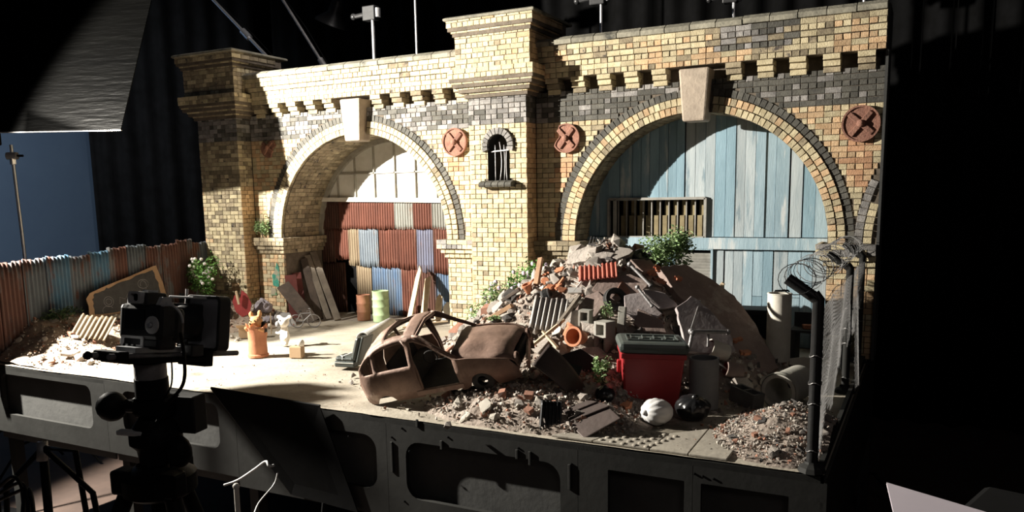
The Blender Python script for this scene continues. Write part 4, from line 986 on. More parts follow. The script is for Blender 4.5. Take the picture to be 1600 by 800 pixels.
# boards leaning inside the left arch
for i, (b, tz, ty, wd, th, m, lab) in enumerate((((462, 497), .30, 4.18, .075, .012, WOODR, 'red brown board leaning nearest the front of the left arch jamb'), ((474, 497), .31, 4.24, .06, .012, WOODR, 'second red brown board leaning behind the first one'), ((489, 503), .24, 4.10, .09, .014, WOODD, 'broken brown panel leaning behind the bicycle'),
        ((500, 499), .40, 4.32, .05, .014, WOODD, 'dark narrow plank leaning in the shade of the left arch'), ((514, 499), .42, 4.36, .04, .016, WOODG, 'longest grey plank leaning in the left arch with a pale edge'), ((528, 500), .44, 4.42, .045, .016, WOODG, 'grey plank leaning deepest inside the left arch'))):
    q = at(*b); plank('leaning_board', lab, 'plank', q, (-3.88, ty, tz), wd, th, m, (.6, -.6, .5))
# spray paint on the arch jamb
for nm_, c, pts, lab in (('teal', (.05, .30, .22), [(-.03, 0), (.02, -.01), (.035, .06), (.03, .13), (.012, .16), (-.01, .1), (-.035, .07)], 'teal spray paint smear on the left arch jamb'), ('green', (.10, .26, .12), [(-.03, 0), (.03, .005), (.02, .05), (-.02, .06)], 'green spray paint blot low on the left arch jamb')):
    p = aty(432 if nm_ == 'teal' else 428, 446 if nm_ == 'teal' else 462, WY-.004); MB_ = MB().prism(pts, .001, Matrix(((1, 0, 0), (0, 0, -1), (0, 1, 0))))
    tag(MB_.build('graffiti_patch', mat('spray_'+nm_, c, tuple(x*.6 for x in c), 30, .8, bump=.3, c3=(.34, .30, .22), c3lo=.52, var=0), loc=(p.x, WY-.0035, p.z)), lab, 'graffiti')
# drums
def drum(px, py, r, h, m, label, ribs, tilt=0):
    prof = [(0, 0), (r*.96, 0), (r, .006)]
    for z in ribs: prof += [(r, z-.008), (r*1.05, z-.003), (r*1.05, z+.003), (r, z+.008)]
    prof += [(r, h-.008), (r*1.03, h-.004), (r*1.03, h), (r*.95, h), (r*.95, h-.006), (0, h-.006)]
    t = thing('oil_drum', label, 'drum', at(px, py), 0, 'oil drums'); MB().lathe(prof, 32).build('barrel', m, t, smooth=True, angle=30)
    MB().lathe([(.008, 0), (.008, .004), (0, .005)], 10, o=(r*.5, -r*.3, h-.006)).build('bung', m, t); return t
drum(569, 500, .045, .172, mat('rust_drum', (.32, .145, .085), (.22, .095, .055), 14, .75, bump=.2, var=0), 'rusty brown oil drum standing before the corrugated door', (.06, .115))
drum(596, 502, .054, .205, mat('green_drum', (.30, .40, .23), (.24, .33, .18), 10, .6, bump=.1, c3=(.35, .33, .12), c3lo=.66, var=0), 'pale green oil drum standing before the corrugated door', (.045, .10, .15))
# palings leaning at the door
q = at(637, 514); plank('leaning_paling', 'tall pointed pale paling leaning right of the green drum', 'plank', q, (-3.02, 4.5, .36), .05, .012, WOODL, (0, 1, .2), True)
q = at(660, 508); plank('leaning_paling', 'broad square-ended plank leaning right of the pointed paling', 'plank', q, (-2.96, 4.5, .28), .055, .012, WOODL, (0, 1, .2))
q = at(683, 503); plank('leaning_paling', 'short split pale board leaning near the right jamb of the left arch', 'plank', q, (-2.86, 4.48, .175), .05, .01, WOODL, (0, 1, .2), True)
q = at(697, 500); view = tag(MB().prism([(-.03, 0), (.03, 0), (.036, .05), (.03, .12), (.0, .12), (-.022, .09)], .008, Matrix.Rotation(R(78), 3, 'X')).build('white_board', WHITEP, loc=q, rot=(0, 0, R(6))), 'bright white broken board at the right jamb of the left arch', 'board')
for i, (a, b) in enumerate((((628, 512, 0), (690, 498, .015)), ((640, 508, .01), (700, 502, .02)), ((600, 520, 0), (640, 500, .02)))):
    pa, pb = at(a[0], a[1], a[2]+.008), at(b[0], b[1], b[2]+.008); plank('loose_lath', ('thin pale lath on the ground before the palings', 'second thin lath lying over the first behind the car', 'grey lath pointing at the green drum')[i], 'plank', pa, pb, .012, .008, WOODL if i < 2 else WOODG, (0, 0, 1))
# car seat and carpet roll
LEATH = mat('black_leather', (.05, .058, .055), (.03, .036, .034), 12, .45, bump=.2, var=0); TAPE = mat('pale_tape', (.62, .60, .55), (.5, .48, .44), 12, .7, var=0)
p = at(546, 575); cs = thing('leather_car_seat', 'torn black leather car seat mended with pale tape', 'car seat', p, R(10))
MB().box((0, 0, .028), (.105, .10, .03)).build('base', LEATH, cs, bevel=.006)
MB().box((0, 0, .052), (.10, .096, .026)).build('cushion', LEATH, cs, bevel=.012)
MB().box((.058, .004, .10), (.028, .10, .12), Matrix.Rotation(R(16), 3, 'Y')).build('backrest', LEATH, cs, bevel=.013)
MB().box((.085, .004, .10), (.012, .108, .13), Matrix.Rotation(R(16), 3, 'Y')).build('back_shell', LEATH, cs, bevel=.005)
MB().box((-.01, 0, .0655), (.008, .098, .002)).build('tape_strip', TAPE, cs); MB().tube([(-.05, -.051, .034), (.05, -.051, .034)], .0016, 5).build('piping', TAPE, cs); MB().tube([(-.03, -.03, .066), (-.012, -.04, .066), (-.008, -.05, .05)], .002, 5).build('tape_strip', TAPE, cs)
pa, pb = at(566, 530, .05), at(612, 505, .05)
cr = thing('carpet_roll', 'pale rolled carpet lying between car seat and car wreck', 'carpet roll', pa-Vector((0, 0, .05))); d = pb-pa; d.z = 0; d *= .95
Mx = d.to_track_quat('Z', 'Y').to_matrix()
sp = [( (.012+.0034*a)*math.cos(a), (.012+.0034*a)*math.sin(a)) for a in [k*.35 for k in range(32)]]
L_ = d.length; vs = [Mx @ Vector((x, y, 0))+Vector((0, 0, .05)) for x, y in sp]+[Mx @ Vector((x, y, L_))+Vector((0, 0, .05)) for x, y in sp]; k = len(sp)
o = MB().add(vs, [(i, i+1, k+i+1, k+i) for i in range(k-1)]).build('roll', mat('pale_carpet', (.50, .49, .46), (.38, .37, .35), 40, .95, bump=.4, var=0), cr, smooth=True)
s_ = o.modifiers.new('thick', 'SOLIDIFY'); s_.thickness = .004

# ------------------------------------------------------------------ burnt-out car shell
def car():
    L, W, RI_ = .66, .31, None
    t = thing('car_wreck', 'burnt-out rusty car shell without doors or glass tipped on the rubble', 'car', (-1.935, 2.47, -.022), (.27, -.217, .185))
    top = [(0, .10), (.004, .135), (.02, .168), (.05, .202), (.09, .23), (.14, .25), (.2, .260), (.26, .262), (.30, .254), (.34, .217), (.39, .175), (.43, .15), (.48, .146), (.54, .136), (.59, .126), (.63, .11), (.65, .09), (.655, .06)]
    def topz(x):
        for (a, za), (b, zb) in zip(top, top[1:]):
            if a <= x <= b: return za+(zb-za)*(x-a)/(b-a)
        return top[-1][1] if x > .6 else top[0][1]
    def inset(x):  # tumblehome of the cabin, rounding in plan at the ends
        e = .035*max(0, min(1, (topz(x)-.15)/.09))
        if x < .07: e += .035*((.07-x)/.07)**2
        if x > .56: e += .03*((x-.56)/.1)**2
        return e
    # upper skin: back, roof strip and bonnet
    nt = 12; prof = top
    def skin(sel, hole, name):
        vs = []; fs = []; n = len(sel)
        for x, z in sel:
            for j in range(nt+1):
                u = j/nt; e = inset(x); y = e+(W-2*e)*u
                crown = .016*(1-(2*u-1)**2)-.012*abs(2*u-1)**6
                dent = .010*noise.noise((x*14, y*14, 2))
                vs.append((x, y, z+(crown if z > .1 else crown*.4)+(dent if .35 < x < .62 else dent*.4)))
        for i in range(n-1):
            for j in range(nt):
                if hole and hole(i, j): continue
                fs.append((i*(nt+1)+j, (i+1)*(nt+1)+j, (i+1)*(nt+1)+j+1, i*(nt+1)+j+1))
        o = MB().add(vs, fs).build(name, RUSTC, t, smooth=True); s_ = o.modifiers.new('thick', 'SOLIDIFY'); s_.thickness = .0035; s_.offset = -1; return o
    def dense(a, b, n): return [(a+(b-a)*k/n, topz(a+(b-a)*k/n)) for k in range(n+1)]
    back = [(.004, .03), (-.004, .06), (-.002, .10)]+dense(.006, .295, 20)
    skin(back, lambda i, j: 13 <= i <= 18 and 1 <= j <= nt-2, 'rear_skin')
    skin(dense(.415, .64, 12)+[(.652, .085), (.655, .06), (.65, .04)], lambda i, j: i >= 12 and 2 <= j <= nt-3, 'bonnet')
    # sides
    xs = [0, .02, .04, .055, .07, .085, .1, .115, .13, .145, .16, .2, .24, .262, .28, .33, .38, .42, .44, .46, .475, .49, .505, .52, .535, .55, .57, .6, .63, .655]
    def side(near):
        vs = []; fs = []; K = 8
        for x in xs:
            tz = topz(x)-.004; zb = .012
            for xc, r in ((.1, .045), (.51, .05)):
                if abs(x-xc) < r: zb = max(zb, (.0 if xc < .3 else .022)+math.sqrt(r*r-(x-xc)**2))
            belt = min(.135, tz-.02) if x < .42 else tz-.018
            zs = [zb, zb+(belt-zb)*.35, zb+(belt-zb)*.7, belt, belt+(tz-belt)*.12, belt+(tz-belt)*.5, belt+(tz-belt)*.82, tz]
            for z in zs:
                e = inset(x); up = max(0, (z-.12)/max(.02, tz-.12)) if tz > .125 else 0
                low = .012*max(0, (.09-z)/.09)
                pl = .0
                if x < .07: pl = .035*((.07-x)/.07)**2
                if x > .56: pl = .03*((x-.56)/.1)**2
                y = pl+(e-pl)*min(1, up)+low-.006*(1-abs(z-.1)/.15)
                vs.append((x, y if near else W-y, z))
        for i in range(len(xs)-1):
            m = (xs[i]+xs[i+1])/2
            for k in range(K-1):
                if 4 <= k <= 5 and (.04 < m < .09 or .10 < m < .245): continue
                if .262 < m < .42 and k <= 5: continue
                if .262 < m < .42 and m > .3 and k == 6 and False: continue
                fs.append((i*K+k, (i+1)*K+k, (i+1)*K+k+1, i*K+k+1))
        o = MB().add(vs, fs).build('side_skin', RUSTC, t, smooth=True); s_ = o.modifiers.new('thick', 'SOLIDIFY'); s_.thickness = .004; s_.offset = 0; return o
    side(True); side(False)
    # pillars, sills, screen rails
    for y in (.006, W-.006):
        iy = .035 if y < .1 else W-.035
        MB().tube([(.28, iy, .254), (.305, iy, .247), (.355, iy+(.008-iy)*.5 if y < .1 else iy+(W-.008-iy)*.5, .203), (.435, y, .147)], .007, 6).build('windscreen_pillar', RUSTC, t, smooth=True)
        MB().box((.335, y, .032), (.20, .016, .022)).build('sill', RUSTC, t, bevel=.003)
        MB().tube([(.262, y, .02), (.258, y+(.008 if y < .1 else -.008), .12), (.232, iy, .248)], .007, 6).build('door_pillar', RUSTC, t, smooth=True)
    MB().tube([(.295, .035, .25), (.30, W/2, .27), (.295, W-.035, .25)], .007, 6).build('screen_rail', RUSTC, t, smooth=True)
    MB().tube([(.418, .008, .145), (.41, W/2, .158), (.418, W-.008, .145)], .007, 6).build('scuttle', RUSTC, t, smooth=True)
    MB().tube([(.075, .01, .135), (.072, .02, .185)], .0035, 6).build('window_divider', RUSTC, t)
    D = mat('soot_inside', (.03, .026, .024), (.015, .014, .013), 14, .9, var=0)
    MB().box((.33, W/2, .035), (.6, W-.04, .012)).build('floor_pan', D, t); MB().box((.425, W/2, .09), (.008, W-.03, .10)).build('bulkhead', D, t)
    MB().box((.2, W*.5, .075), (.06, W-.06, .07)).build('seat_frame', D, t, bevel=.01); MB().box((.15, W*.5, .12), (.02, W-.06, .09), Matrix.Rotation(R(-12), 3, 'Y')).build('seat_back', D, t, bevel=.006)
    MB().box((.645, W/2, .07), (.012, W-.06, .05)).build('grille', D, t)
    MB().box((.665, W/2+.01, .06), (.012, W-.02, .035), Matrix.Rotation(R(12), 3, 'Z')).build('bumper', RUSTC, t, bevel=.004)
    ring = [(.305+.028*math.cos(a), .075, .14+.028*math.sin(a)) for a in [2*math.pi*k/18 for k in range(18)]]
    MB().tube(ring, .003, 5, closed=True).build('steering_wheel', D, t)
    for x in (.51,):
        for y in (.018, W-.018):
            wh = MB().lathe([(.02, -.014), (.042, -.016), (.046, -.008), (.046, .008), (.042, .016), (.02, .014)], 20, Matrix.Rotation(R(90), 3, 'X'), (x, y, .036)).build('wheel', RUBBER if (x > .3) else D, t, smooth=True)
    for y in (.05, W-.05): MB().lathe([(.024, 0), (.024, .008), (.018, .009), (.018, .002)], 16, Matrix.Rotation(R(90), 3, 'Y'), (.648, y, .085)).build('headlamp_ring', RUSTC, t)
    return t
car()
# debris seen inside the wreck
q = Vector((-1.68, 2.62, .06)); plank('loose_lath', 'pale broken plank poking up through the car windscreen opening', 'plank', (-1.52, 2.72, .10), (-1.5, 2.83, .26), .035, .01, WOODL, (0, 1, 0))

# ------------------------------------------------------------------ things on the main heap
def lay(o, px, py, lift=.0, rot=None, n_up=False):
    p = onheap(px, py, lift); o.location = p
    if rot: o.rotation_euler = rot
    return o
o = corr(.16, .15, .024, .006, jag(.006), jag(.006)).build('corrugated_offcut', mat('zinc_sheet', (.33, .31, .29), (.2, .18, .17), 12, .6, .4, bump=.1, stretch=(2, 1, .5), var=0), smooth=True)
s_ = o.modifiers.new('thick', 'SOLIDIFY'); s_.thickness = .002
lay(o, 852, 516, .008, (R(-28), R(4), R(8))); tag(o, 'grey ribbed zinc sheet leaning on the heap below the tyre', 'iron sheet')
o = corr(.17, .13, .02, .004).build('red_ribbed_panel', mat('red_sheet', (.46, .13, .09), (.36, .09, .06), 12, .7, bump=.1, var=0), smooth=True); s_ = o.modifiers.new('thick', 'SOLIDIFY'); s_.thickness = .006
lay(o, 934, 436, .065, (R(-66), R(-6), R(20))); tag(o, 'bright red ribbed panel near the top of the heap', 'panel')
def tyre(px, py, label, r=.058, rot=(R(12), R(68), R(30))):
    t = thing('car_tyre', label, 'tyre', onheap(px, py, .0), rot)
    prof = [(r*.58, -.016), (r*.82, -.021), (r*.96, -.019), (r, -.01), (r, .01), (r*.96, .019), (r*.82, .021), (r*.58, .016), (r*.58, -.016)]
    MB().lathe(prof, 28, o=(0, 0, .02)).build('casing', RUBBER, t, smooth=True, angle=40)
    for k in range(5): MB().tube([((r+.0008)*math.cos(a), (r+.0008)*math.sin(a), .012+.004*k) for a in [2*math.pi*j/28 for j in range(28)]], .0012, 4, closed=True).build('tread', RUBBER, t)
    return t
tyre(851, 474, 'old black tyre half buried on the left of the heap')
tyre(1003, 408, 'dark tyre lying near the shrub at the top of the heap', .045, (R(30), R(20), 0))
tyre(958, 470, 'crushed dark tyre under the brown slab on the heap', .05, (R(70), R(10), R(40)))
# aerial
p = onheap(897, 456, .03); ae = thing('tv_aerial', 'white rod television aerial lying on the heap', 'aerial', p, (R(42), 0, R(24)))
ALU = mat('white_alu', (.78, .77, .74), (.7, .69, .66), 10, .4, .3, bump=0, var=0)
u_, v_ = Vector((math.cos(R(58)), math.sin(R(58)), 0)), Vector((-math.sin(R(58)), math.cos(R(58)), 0))
MB().tube([u_*-.01, u_*.15], .0045, 6).build('boom', ALU, ae)
for k in range(6): MB().tube([u_*(.035+.021*k)-v_*(.036-.003*k), u_*(.035+.021*k)+v_*(.036-.003*k)], .0034, 6).build('rod', ALU, ae)
MB().box(u_*.005, (.06, .03, .008)).build('bracket', ALU, ae)
r_ = random.Random(91)
for i in range(16):
    q = onheap(r_.uniform(800, 885), r_.uniform(412, 462), .012)
    poly_slab('terracotta_shard', 'small terracotta shard among the rubble left of the red ribbed panel', 'shard', q, gnormal(q.x, q.y)+Vector((r_.uniform(-.6, .6), r_.uniform(-.6, .4), 0)), ((-.02, -.014), (.018, -.016), (.024, .008), (.002, .02), (-.022, .01)), .009, TERRA, r_.uniform(0, 6), seed=i+60)['group'] = 'terracotta shards on the heap'
# slabs
view_slab('broken_slab', 'large brown plaster slab in the middle of the heap', 'slab', ((935, 438), (985, 428), (1015, 440), (1000, 462), (960, 468), (925, 452)), .022, BSLAB, .03, 1)
view_slab('broken_slab', 'brown slab leaning left below the red ribbed panel', 'slab', ((915, 462), (935, 455), (950, 470), (925, 500), (895, 490)), .018, BSLAB, .02, 2)
view_slab('broken_slab', 'grey slab piece right of the breeze blocks', 'slab', ((975, 462), (1005, 455), (1035, 490), (1010, 510), (978, 490)), .016, GSLAB, .04, 3)
view_slab('broken_slab', 'brown triangular slab below the steel pipes', 'slab', ((997, 482), (1035, 500), (1042, 520), (1005, 518), (990, 505)), .014, BSLAB, .045, 4)
view_slab('broken_slab', 'rough grey stone slab above the terracotta pots', 'slab', ((885, 487), (906, 484), (905, 505), (895, 520), (876, 518)), .03, CONC, .02, 5, .006)
view_slab('broken_slab', 'grey boulder-like slab at the top left of the heap', 'slab', ((888, 395), (920, 383), (930, 392), (915, 408), (885, 412)), .03, CONC, .02, 6, .006)
view_slab('broken_slab', 'grey crumbly slab at the crest of the heap', 'slab', ((918, 393), (960, 395), (950, 410), (925, 405)), .028, CONC, .02, 7, .006)
view_slab('broken_slab', 'dark brown slab beside the shrub on the heap crest', 'slab', ((985, 405), (1015, 404), (1030, 418), (1005, 425)), .02, BSLAB, .03, 8)
view_slab('broken_slab', 'huge dark brown plaster slab sliding down the right flank of the heap', 'slab', ((1030, 418), (1070, 412), (1105, 432), (1148, 462), (1180, 505), (1218, 575), (1175, 590), (1140, 560), (1110, 500), (1060, 462)), .035, BSLAB, .045, 9, .005)
view_slab('broken_slab', 'mauve planked plaster slab in front of the dark brown slab', 'slab', ((1056, 480), (1080, 462), (1108, 482), (1140, 520), (1150, 548), (1110, 552), (1074, 548)), .02, GSLAB, .085, 10, .004)
view_slab('broken_slab', 'grey plaster strip curling at the edge of the mauve slab', 'slab', ((1005, 452), (1040, 458), (1060, 478), (1030, 482), (1012, 468)), .012, GSLAB, .06, 11, .005)
view_slab('maroon_sheet', 'dark red iron sheet sliding down the left edge of the heap', 'iron sheet', ((782, 445), (790, 442), (808, 447), (785, 465), (758, 488), (752, 484)), .008, WOODR, .02, 12)
view_slab('broken_slab', 'flat grey slab in front of the terracotta pots', 'slab', ((895, 545), (935, 542), (950, 555), (918, 562)), .016, CONC, .02, 13)
view_slab('broken_slab', 'pale smooth slab standing right of the grey boulder', 'slab', ((908, 502), (930, 506), (929, 522), (910, 516)), .014, CONC, .05, 14)
for i, (px, py) in enumerate(((1018, 428), (1027, 421), (1033, 441), (1060, 436), (1075, 428), (1081, 434))):
    q = onheap(px, py, .06); n = gnormal(q.x, q.y)
    poly_slab('tile_shard', ('orange tile shard highest on the brown slab', 'orange tile shard beside the steel pole', 'tall orange tile shard below the steel pole', 'small red tile shard in the middle of the brown slab', 'red tile shard at the right edge of the brown slab', 'tiny red tile shard at the far right of the brown slab')[i], 'tile', q, n, ((-.018, -.012), (.02, -.014), (.022, .01), (.004, .016), (-.02, .01)), .008, mat('orange_tile', (.56, .22, .13), (.46, .16, .09), 14, .8, var=.15), i*1.1, seed=i)
# pipes
def pipe(label, a, b, r, m, la=.02, lb=.02, ends=True, name='steel_pipe'):
    pa, pb = onheap(*a, la), onheap(*b, lb); t = thing(name, label, 'pipe', pa); d = pb-pa
    MB().tube([(0, 0, 0), d], r, 10).build('shaft', m, t, smooth=True, angle=40)
    if ends: MB().ball((0, 0, 0), r*1.7, 10).build('coupler', m, t, smooth=True); MB().tube([d*.93, d*.98], r*1.4, 10).build('coupler', m, t, smooth=True, angle=40)
    return t
pipe('long grey steel pole with a ball end on the heap', (984, 414), (1018, 448), .0075, STEEL, .08, .06)
pipe('dark steel pole below the long grey pole', (996, 450), (1020, 480), .0065, STEEL, .08, .06)
pipe('grey scaffold tube lying across in front of the mauve slab', (1080, 519), (1140, 519), .008, STEEL, .12, .12)
pipe('thin rod slanting over the mauve slab', (1094, 470), (1080, 514), .003, STEEL, .11, .12, False)
pipe('upright scaffold tube at the back of the red bin', (1082, 520), (1076, 548), .008, STEEL, .12, .05)
pipe('short upright scaffold tube right of the red bin', (1107, 522), (1106, 542), .005, STEEL, .12, .07, False)
pipe('thin grey rod sticking out behind the grey cylinder', (1117, 562), (1138, 580), .004, STEEL, .05, .03, False)
# timbers
def timber(label, a, b, wd, th, m, la=.02, lb=.02, side=(0, 0, 1)):
    pa, pb = onheap(*a, la), onheap(*b, lb); return plank('loose_timber', label, 'timber', pa, pb, wd, th, m, side)
timber('brown timber stub sticking up on the left of the heap', (838, 446), (845, 404), .024, .02, WOODT, .01, .09, (0, 1, 0))
timber('long pale lath slanting from the boulder down to the car nose', (826, 545), (882, 500), .014, .012, WOODL, .05, .06)
timber('grey timber slanting over the zinc sheet', (872, 508), (906, 462), .018, .016, WOODG, .06, .05)
timber('short pale lath crossing the long lath in an A shape', (848, 518), (871, 545), .013, .010, WOODL, .055, .05)
timber('tan wooden stub sticking out beside the blue planks', (1114, 452), (1131, 428), .02, .016, WOODL, .04, .14, (0, 1, 0))
timber('grey broken timber at the far left foot of the heap', (742, 500), (775, 470), .02, .016, WOODG, .01, .02)
timber('brown timber lying left of the tyre', (785, 470), (812, 452), .022, .016, WOODD, .03, .04)
timber('charred beam lying between the car nose and the zinc sheet', (765, 498), (800, 478), .024, .02, WOODT, .02, .03)
# blocks
def block(label, px, py, rot, s=1.0, m=CONCP, lift=.0, holes=2):
    t = thing('breeze_block', label, 'concrete block', onheap(px, py, lift), rot); w_, d_, h_ = .11*s, .055*s, .055*s; wl = .010*s
    MB().box((0, -d_/2+wl/2, h_/2), (w_, wl, h_)).build('web', m, t, bevel=.001); MB().box((0, d_/2-wl/2, h_/2), (w_, wl, h_)).build('web', m, t, bevel=.001)
    for k in range(holes+1): MB().box((-w_/2+wl/2+(w_-wl)*k/holes, 0, h_/2), (wl, d_-2*wl, h_*.99)).build('cross_web', m, t)
    MB().box((0, 0, .003), (w_-2*wl, d_-2*wl, .006)).build('bed', m, t); return t
bb = block('grey hollow block standing on end in the heap with a plant growing in it', 952, 524, (R(72), R(-90), R(0)), 1.15, CONCP, .0)
block('grey hollow block standing on end left of the planted block', 918, 502, (R(80), R(-88), R(12)), .9, CONCP, .0)
block('dark hollow block lying at the right foot of the heap by the big pipe', 1165, 632, (0, R(8), R(-32)), 1.1, mat('dark_block', (.13, .125, .12), (.08, .078, .075), 14, .85, var=0), .0)
MB_ = MB().box((0, 0, .055), (.03, .045, .11)); tag(MB_.build('concrete_post', CONCP, loc=onheap(970, 520, -.005), rot=(R(-10), R(3), R(10)), bevel=.002), 'plain concrete post standing right of the planted block', 'concrete block')
q = onheap(952, 505, .0); bush('weed_tuft', 'bright green weed growing in the upright hollow block', q+Vector((0, -.02, .015)), (.035, .03, .075), 240, .006, GREENL, 41, stems=4)
# pots and cans
def pot_(name, label, p, rot, prof, m, cat='pot', rim=None):
    t = thing(name, label, cat, p, rot); MB().lathe(prof, 26).build('wall', m, t, smooth=True, angle=40)
    MB().lathe(rim or [(prof[-2][0]*1.02, prof[-2][1]-.012), (prof[-2][0]*1.1, prof[-2][1]-.01), (prof[-2][0]*1.1, prof[-2][1]+.001), (prof[-1][0], prof[-1][1]+.001)], 26).build('rim', m, t, smooth=True, angle=40); return t
cup = [(0, 0), (.028, 0), (.03, .004), (.04, .06), (.042, .08), (.035, .08), (.033, .06), (.024, .006), (0, .006)]
def cup_(s): return [(r*s, z*s) for r, z in cup[:5]]+[(r*s, z*s) for r, z in cup[5:]]
def urn(label, px, py, rot, s, m, lift=.03, name='terracotta_pot', cat='pot'):
    t = thing(name, label, cat, onheap(px, py, lift), rot); MB().lathe(cup_(s), 26).build('wall', m, t, smooth=True, angle=40)
    MB().lathe([(.041*s, .066*s), (.0465*s, .067*s), (.0465*s, .083*s), (.036*s, .083*s)], 26).build('rim', m, t, smooth=True, angle=40); return t
urn('terracotta pot lying on its side with its mouth to the front', 910, 528, (R(78), 0, R(-10)), .92, TERRA, .028)
urn('broken orange pot left of the lying terracotta pot', 884, 528, (R(-25), R(30), 0), .7, TERRA, .0)
urn('small clay cup on the left of the heap by the timber stub', 828, 458, (R(20), R(-15), 0), .55, TERRA, .0)
def can(label, px, py, rot, r, h, mo, mi, lift=.02, name='tin_can', cat='can'):
    t = thing(name, label, cat, onheap(px, py, lift), rot)
    MB().lathe([(0, 0), (r, 0), (r, h), (r*.9, h), (r*.9, .004), (0, .004)], 24).build('wall', mo, t, smooth=True, angle=40)
    MB().lathe([(r*.88, h*.05), (r*.88, h*.98)], 24).build('lining', mi, t, smooth=True); MB().lathe([(r, h-.004), (r*1.04, h-.002), (r*1.02, h+.002), (r*.9, h+.002)], 24).build('rim', mo, t, smooth=True); return t
REDIN = mat('red_lining', (.20, .03, .025), (.14, .02, .02), 10, .6, bump=0, var=0)
can('white can lying open with a red inside on the right flank of the heap', 1135, 552, (R(70), R(0), R(-50)), .036, .08, WHITEP, REDIN, .05)
can('brown tin lying below the white can', 1158, 582, (R(76), R(0), R(-55)), .032, .07, BSLAB, REDIN, .03)
can('tall open grey concrete cylinder behind the black bags', 1099, 636, (0, 0, 0), .055, .19, mat('grey_cylinder', (.24, .24, .245), (.18, .18, .185), 8, .75, bump=.1, var=0), mat('grey_inside', (.2, .2, .2), (.15, .15, .15), 8, .8, var=0), .0, 'concrete_cylinder', 'pipe')
# big concrete pipe on its side
pa, pb = at(1216, 612, .065), at(1262, 590, .065); t = thing('concrete_pipe', 'large grey concrete pipe lying on its side near the fence', 'pipe', pa-Vector((0, 0, .065)))
d = (pb-pa); d.z = 0; d = d.normalized()*.21; Mx = d.to_track_quat('Z', 'Y').to_matrix()
MB().lathe([(.066, 0), (.066, d.length), (.052, d.length), (.052, 0), (.066, 0)], 30, Mx, (0, 0, .065)).build('barrel', CONCP, t, smooth=True, angle=40)
MB().lathe([(.069, .0), (.071, .012), (.071, .03), (.066, .036)], 30, Mx, (0, 0, .065)).build('collar', CONCP, t, smooth=True)
# orange tiles beside the block
for i, (px, py) in enumerate(((1162, 606), (1150, 597), (977, 652))):
    q = at(px, py); q.z = ground(q.x, q.y); n = Vector((.2, -.3, .9)); poly_slab('brick_bat', ('orange brick lying on the dark hollow block', 'pale orange chip beside the dark hollow block', 'broken orange brick leaning by the torn wing panel')[i], 'brick', q+Vector((0, 0, (.062, .03, 0)[i])), n, ((-.022, -.012), (.022, -.012), (.024, .01), (-.02, .014)), (.014, .012, .03)[i], TERRA, .4*i, seed=i+40)
# comb of iron spikes
p = onheap(938, 388, -.005); gr_ = thing('iron_grating', 'small comb-like iron grating sticking up from the heap crest', 'grating', p, (R(-20), R(14), R(20)))
for k in range(9): MB().box((-.055+.0135*k, 0, .022), (.004, .004, .044+.003*(k % 3))).build('bar', STEEL, gr_)
MB().box((0, 0, .004), (.12, .005, .006)).build('bar_foot', STEEL, gr_)
# plants
bush('leafy_shrub', 'big bushy green shrub on top of the heap before the blue planks', Vector((-1.085, 3.63, ground(-1.085, 3.63)-.02)), (.15, .12, .195), 2300, .011, GREENL, 51)
bush('flowering_bush', 'tall green bush with lilac flowers between middle pier and heap', Vector((-1.90, 3.84, ground(-1.90, 3.84)-.02)), (.13, .10, .22), 1200, .011, GREEN, 52, LFL)
bush('flowering_bush', 'low green bush with lilac flowers at the foot of the middle pier', Vector((-2.03, 3.80, ground(-2.03, 3.80)-.02)), (.13, .10, .20), 1100, .011, GREENL, 53, LFL)
bush('flowering_bush', 'straggly white flowered weed at the left corner of the middle pier', Vector((-2.2, 3.86, 0)), (.10, .08, .20), 700, .010, GREENL, 54, WFL)
q = onheap(775, 503); bush('grass_tuft', 'small bright grass tuft behind the car nose', q, (.05, .04, .03), 200, .007, GREENL, 55, stems=4)
q = at(938, 622); bush('weed_tuft', 'green weed growing left of the red bin', Vector((-1.06, 2.79, ground(-1.06, 2.79)-.005)), (.045, .04, .12), 320, .008, GREENL, 56, stems=6)
bush('dry_twigs', 'dry brown twigs left of the shrub on the heap crest', onheap(992, 392), (.05, .04, .07), 120, .005, STEM, 57, stems=14)

# ------------------------------------------------------------------ red bin and bags
REDP = mat('red_plastic', (.36, .022, .026), (.27, .016, .02), 6, .45, bump=.05, c3=(.22, .03, .03), c3lo=.66, var=0); LIDM = mat('grey_green_lid', (.072, .085, .08), (.05, .06, .056), 8, .42, bump=.05, var=0)
p = at(1022, 640); bn = thing('wheeled_bin', 'red plastic waste bin with a ribbed dark grey lid', 'bin', Vector((-.93, 2.94, 0)), (R(1), R(2), R(24)))
MB().box((0, 0, .105), (.235, .19, .21), taper=.86).build('body', REDP, bn, bevel=.008)
MB().box((0, 0, .205), (.245, .20, .02)).build('rim', REDP, bn, bevel=.004)
MB().box((-.122, 0, .145), (.014, .03, .05)).build('side_handle', REDP, bn, bevel=.004)
lid = MB().box((0, 0, .236), (.262, .216, .042)).build('lid', LIDM, bn, bevel=.016)
for c, d in (((0, -.052, .259), (.19, .005, .006)), ((0, .05, .259), (.19, .005, .006)), ((-.095, 0, .259), (.005, .1, .006)), ((.095, 0, .259), (.005, .1, .006))): MB().box(c, d).build('rib', LIDM, lid, bevel=.001)
for k in range(4):
    x = -.066+.044*k
    for c, d in (((x-.012, .012, .259), (.005, .055, .006)), ((x+.003, -.012, .259), (.03, .005, .006)), ((x+.016, -.028, .259), (.005, .03, .006))): MB().box(c, d).build('rib', LIDM, lid, bevel=.001)
for sx in (-1, 1): MB().lathe([(0, -.008), (.018, -.008), (.018, .008), (0, .008)], 14, Matrix.Rotation(R(90), 3, 'Y'), (sx*.085, .07, .018)).build('wheel', RUBBER, bn)
MB().box((.0, .1, .2), (.2, .012, .02)).build('hinge', LIDM, bn, bevel=.003)
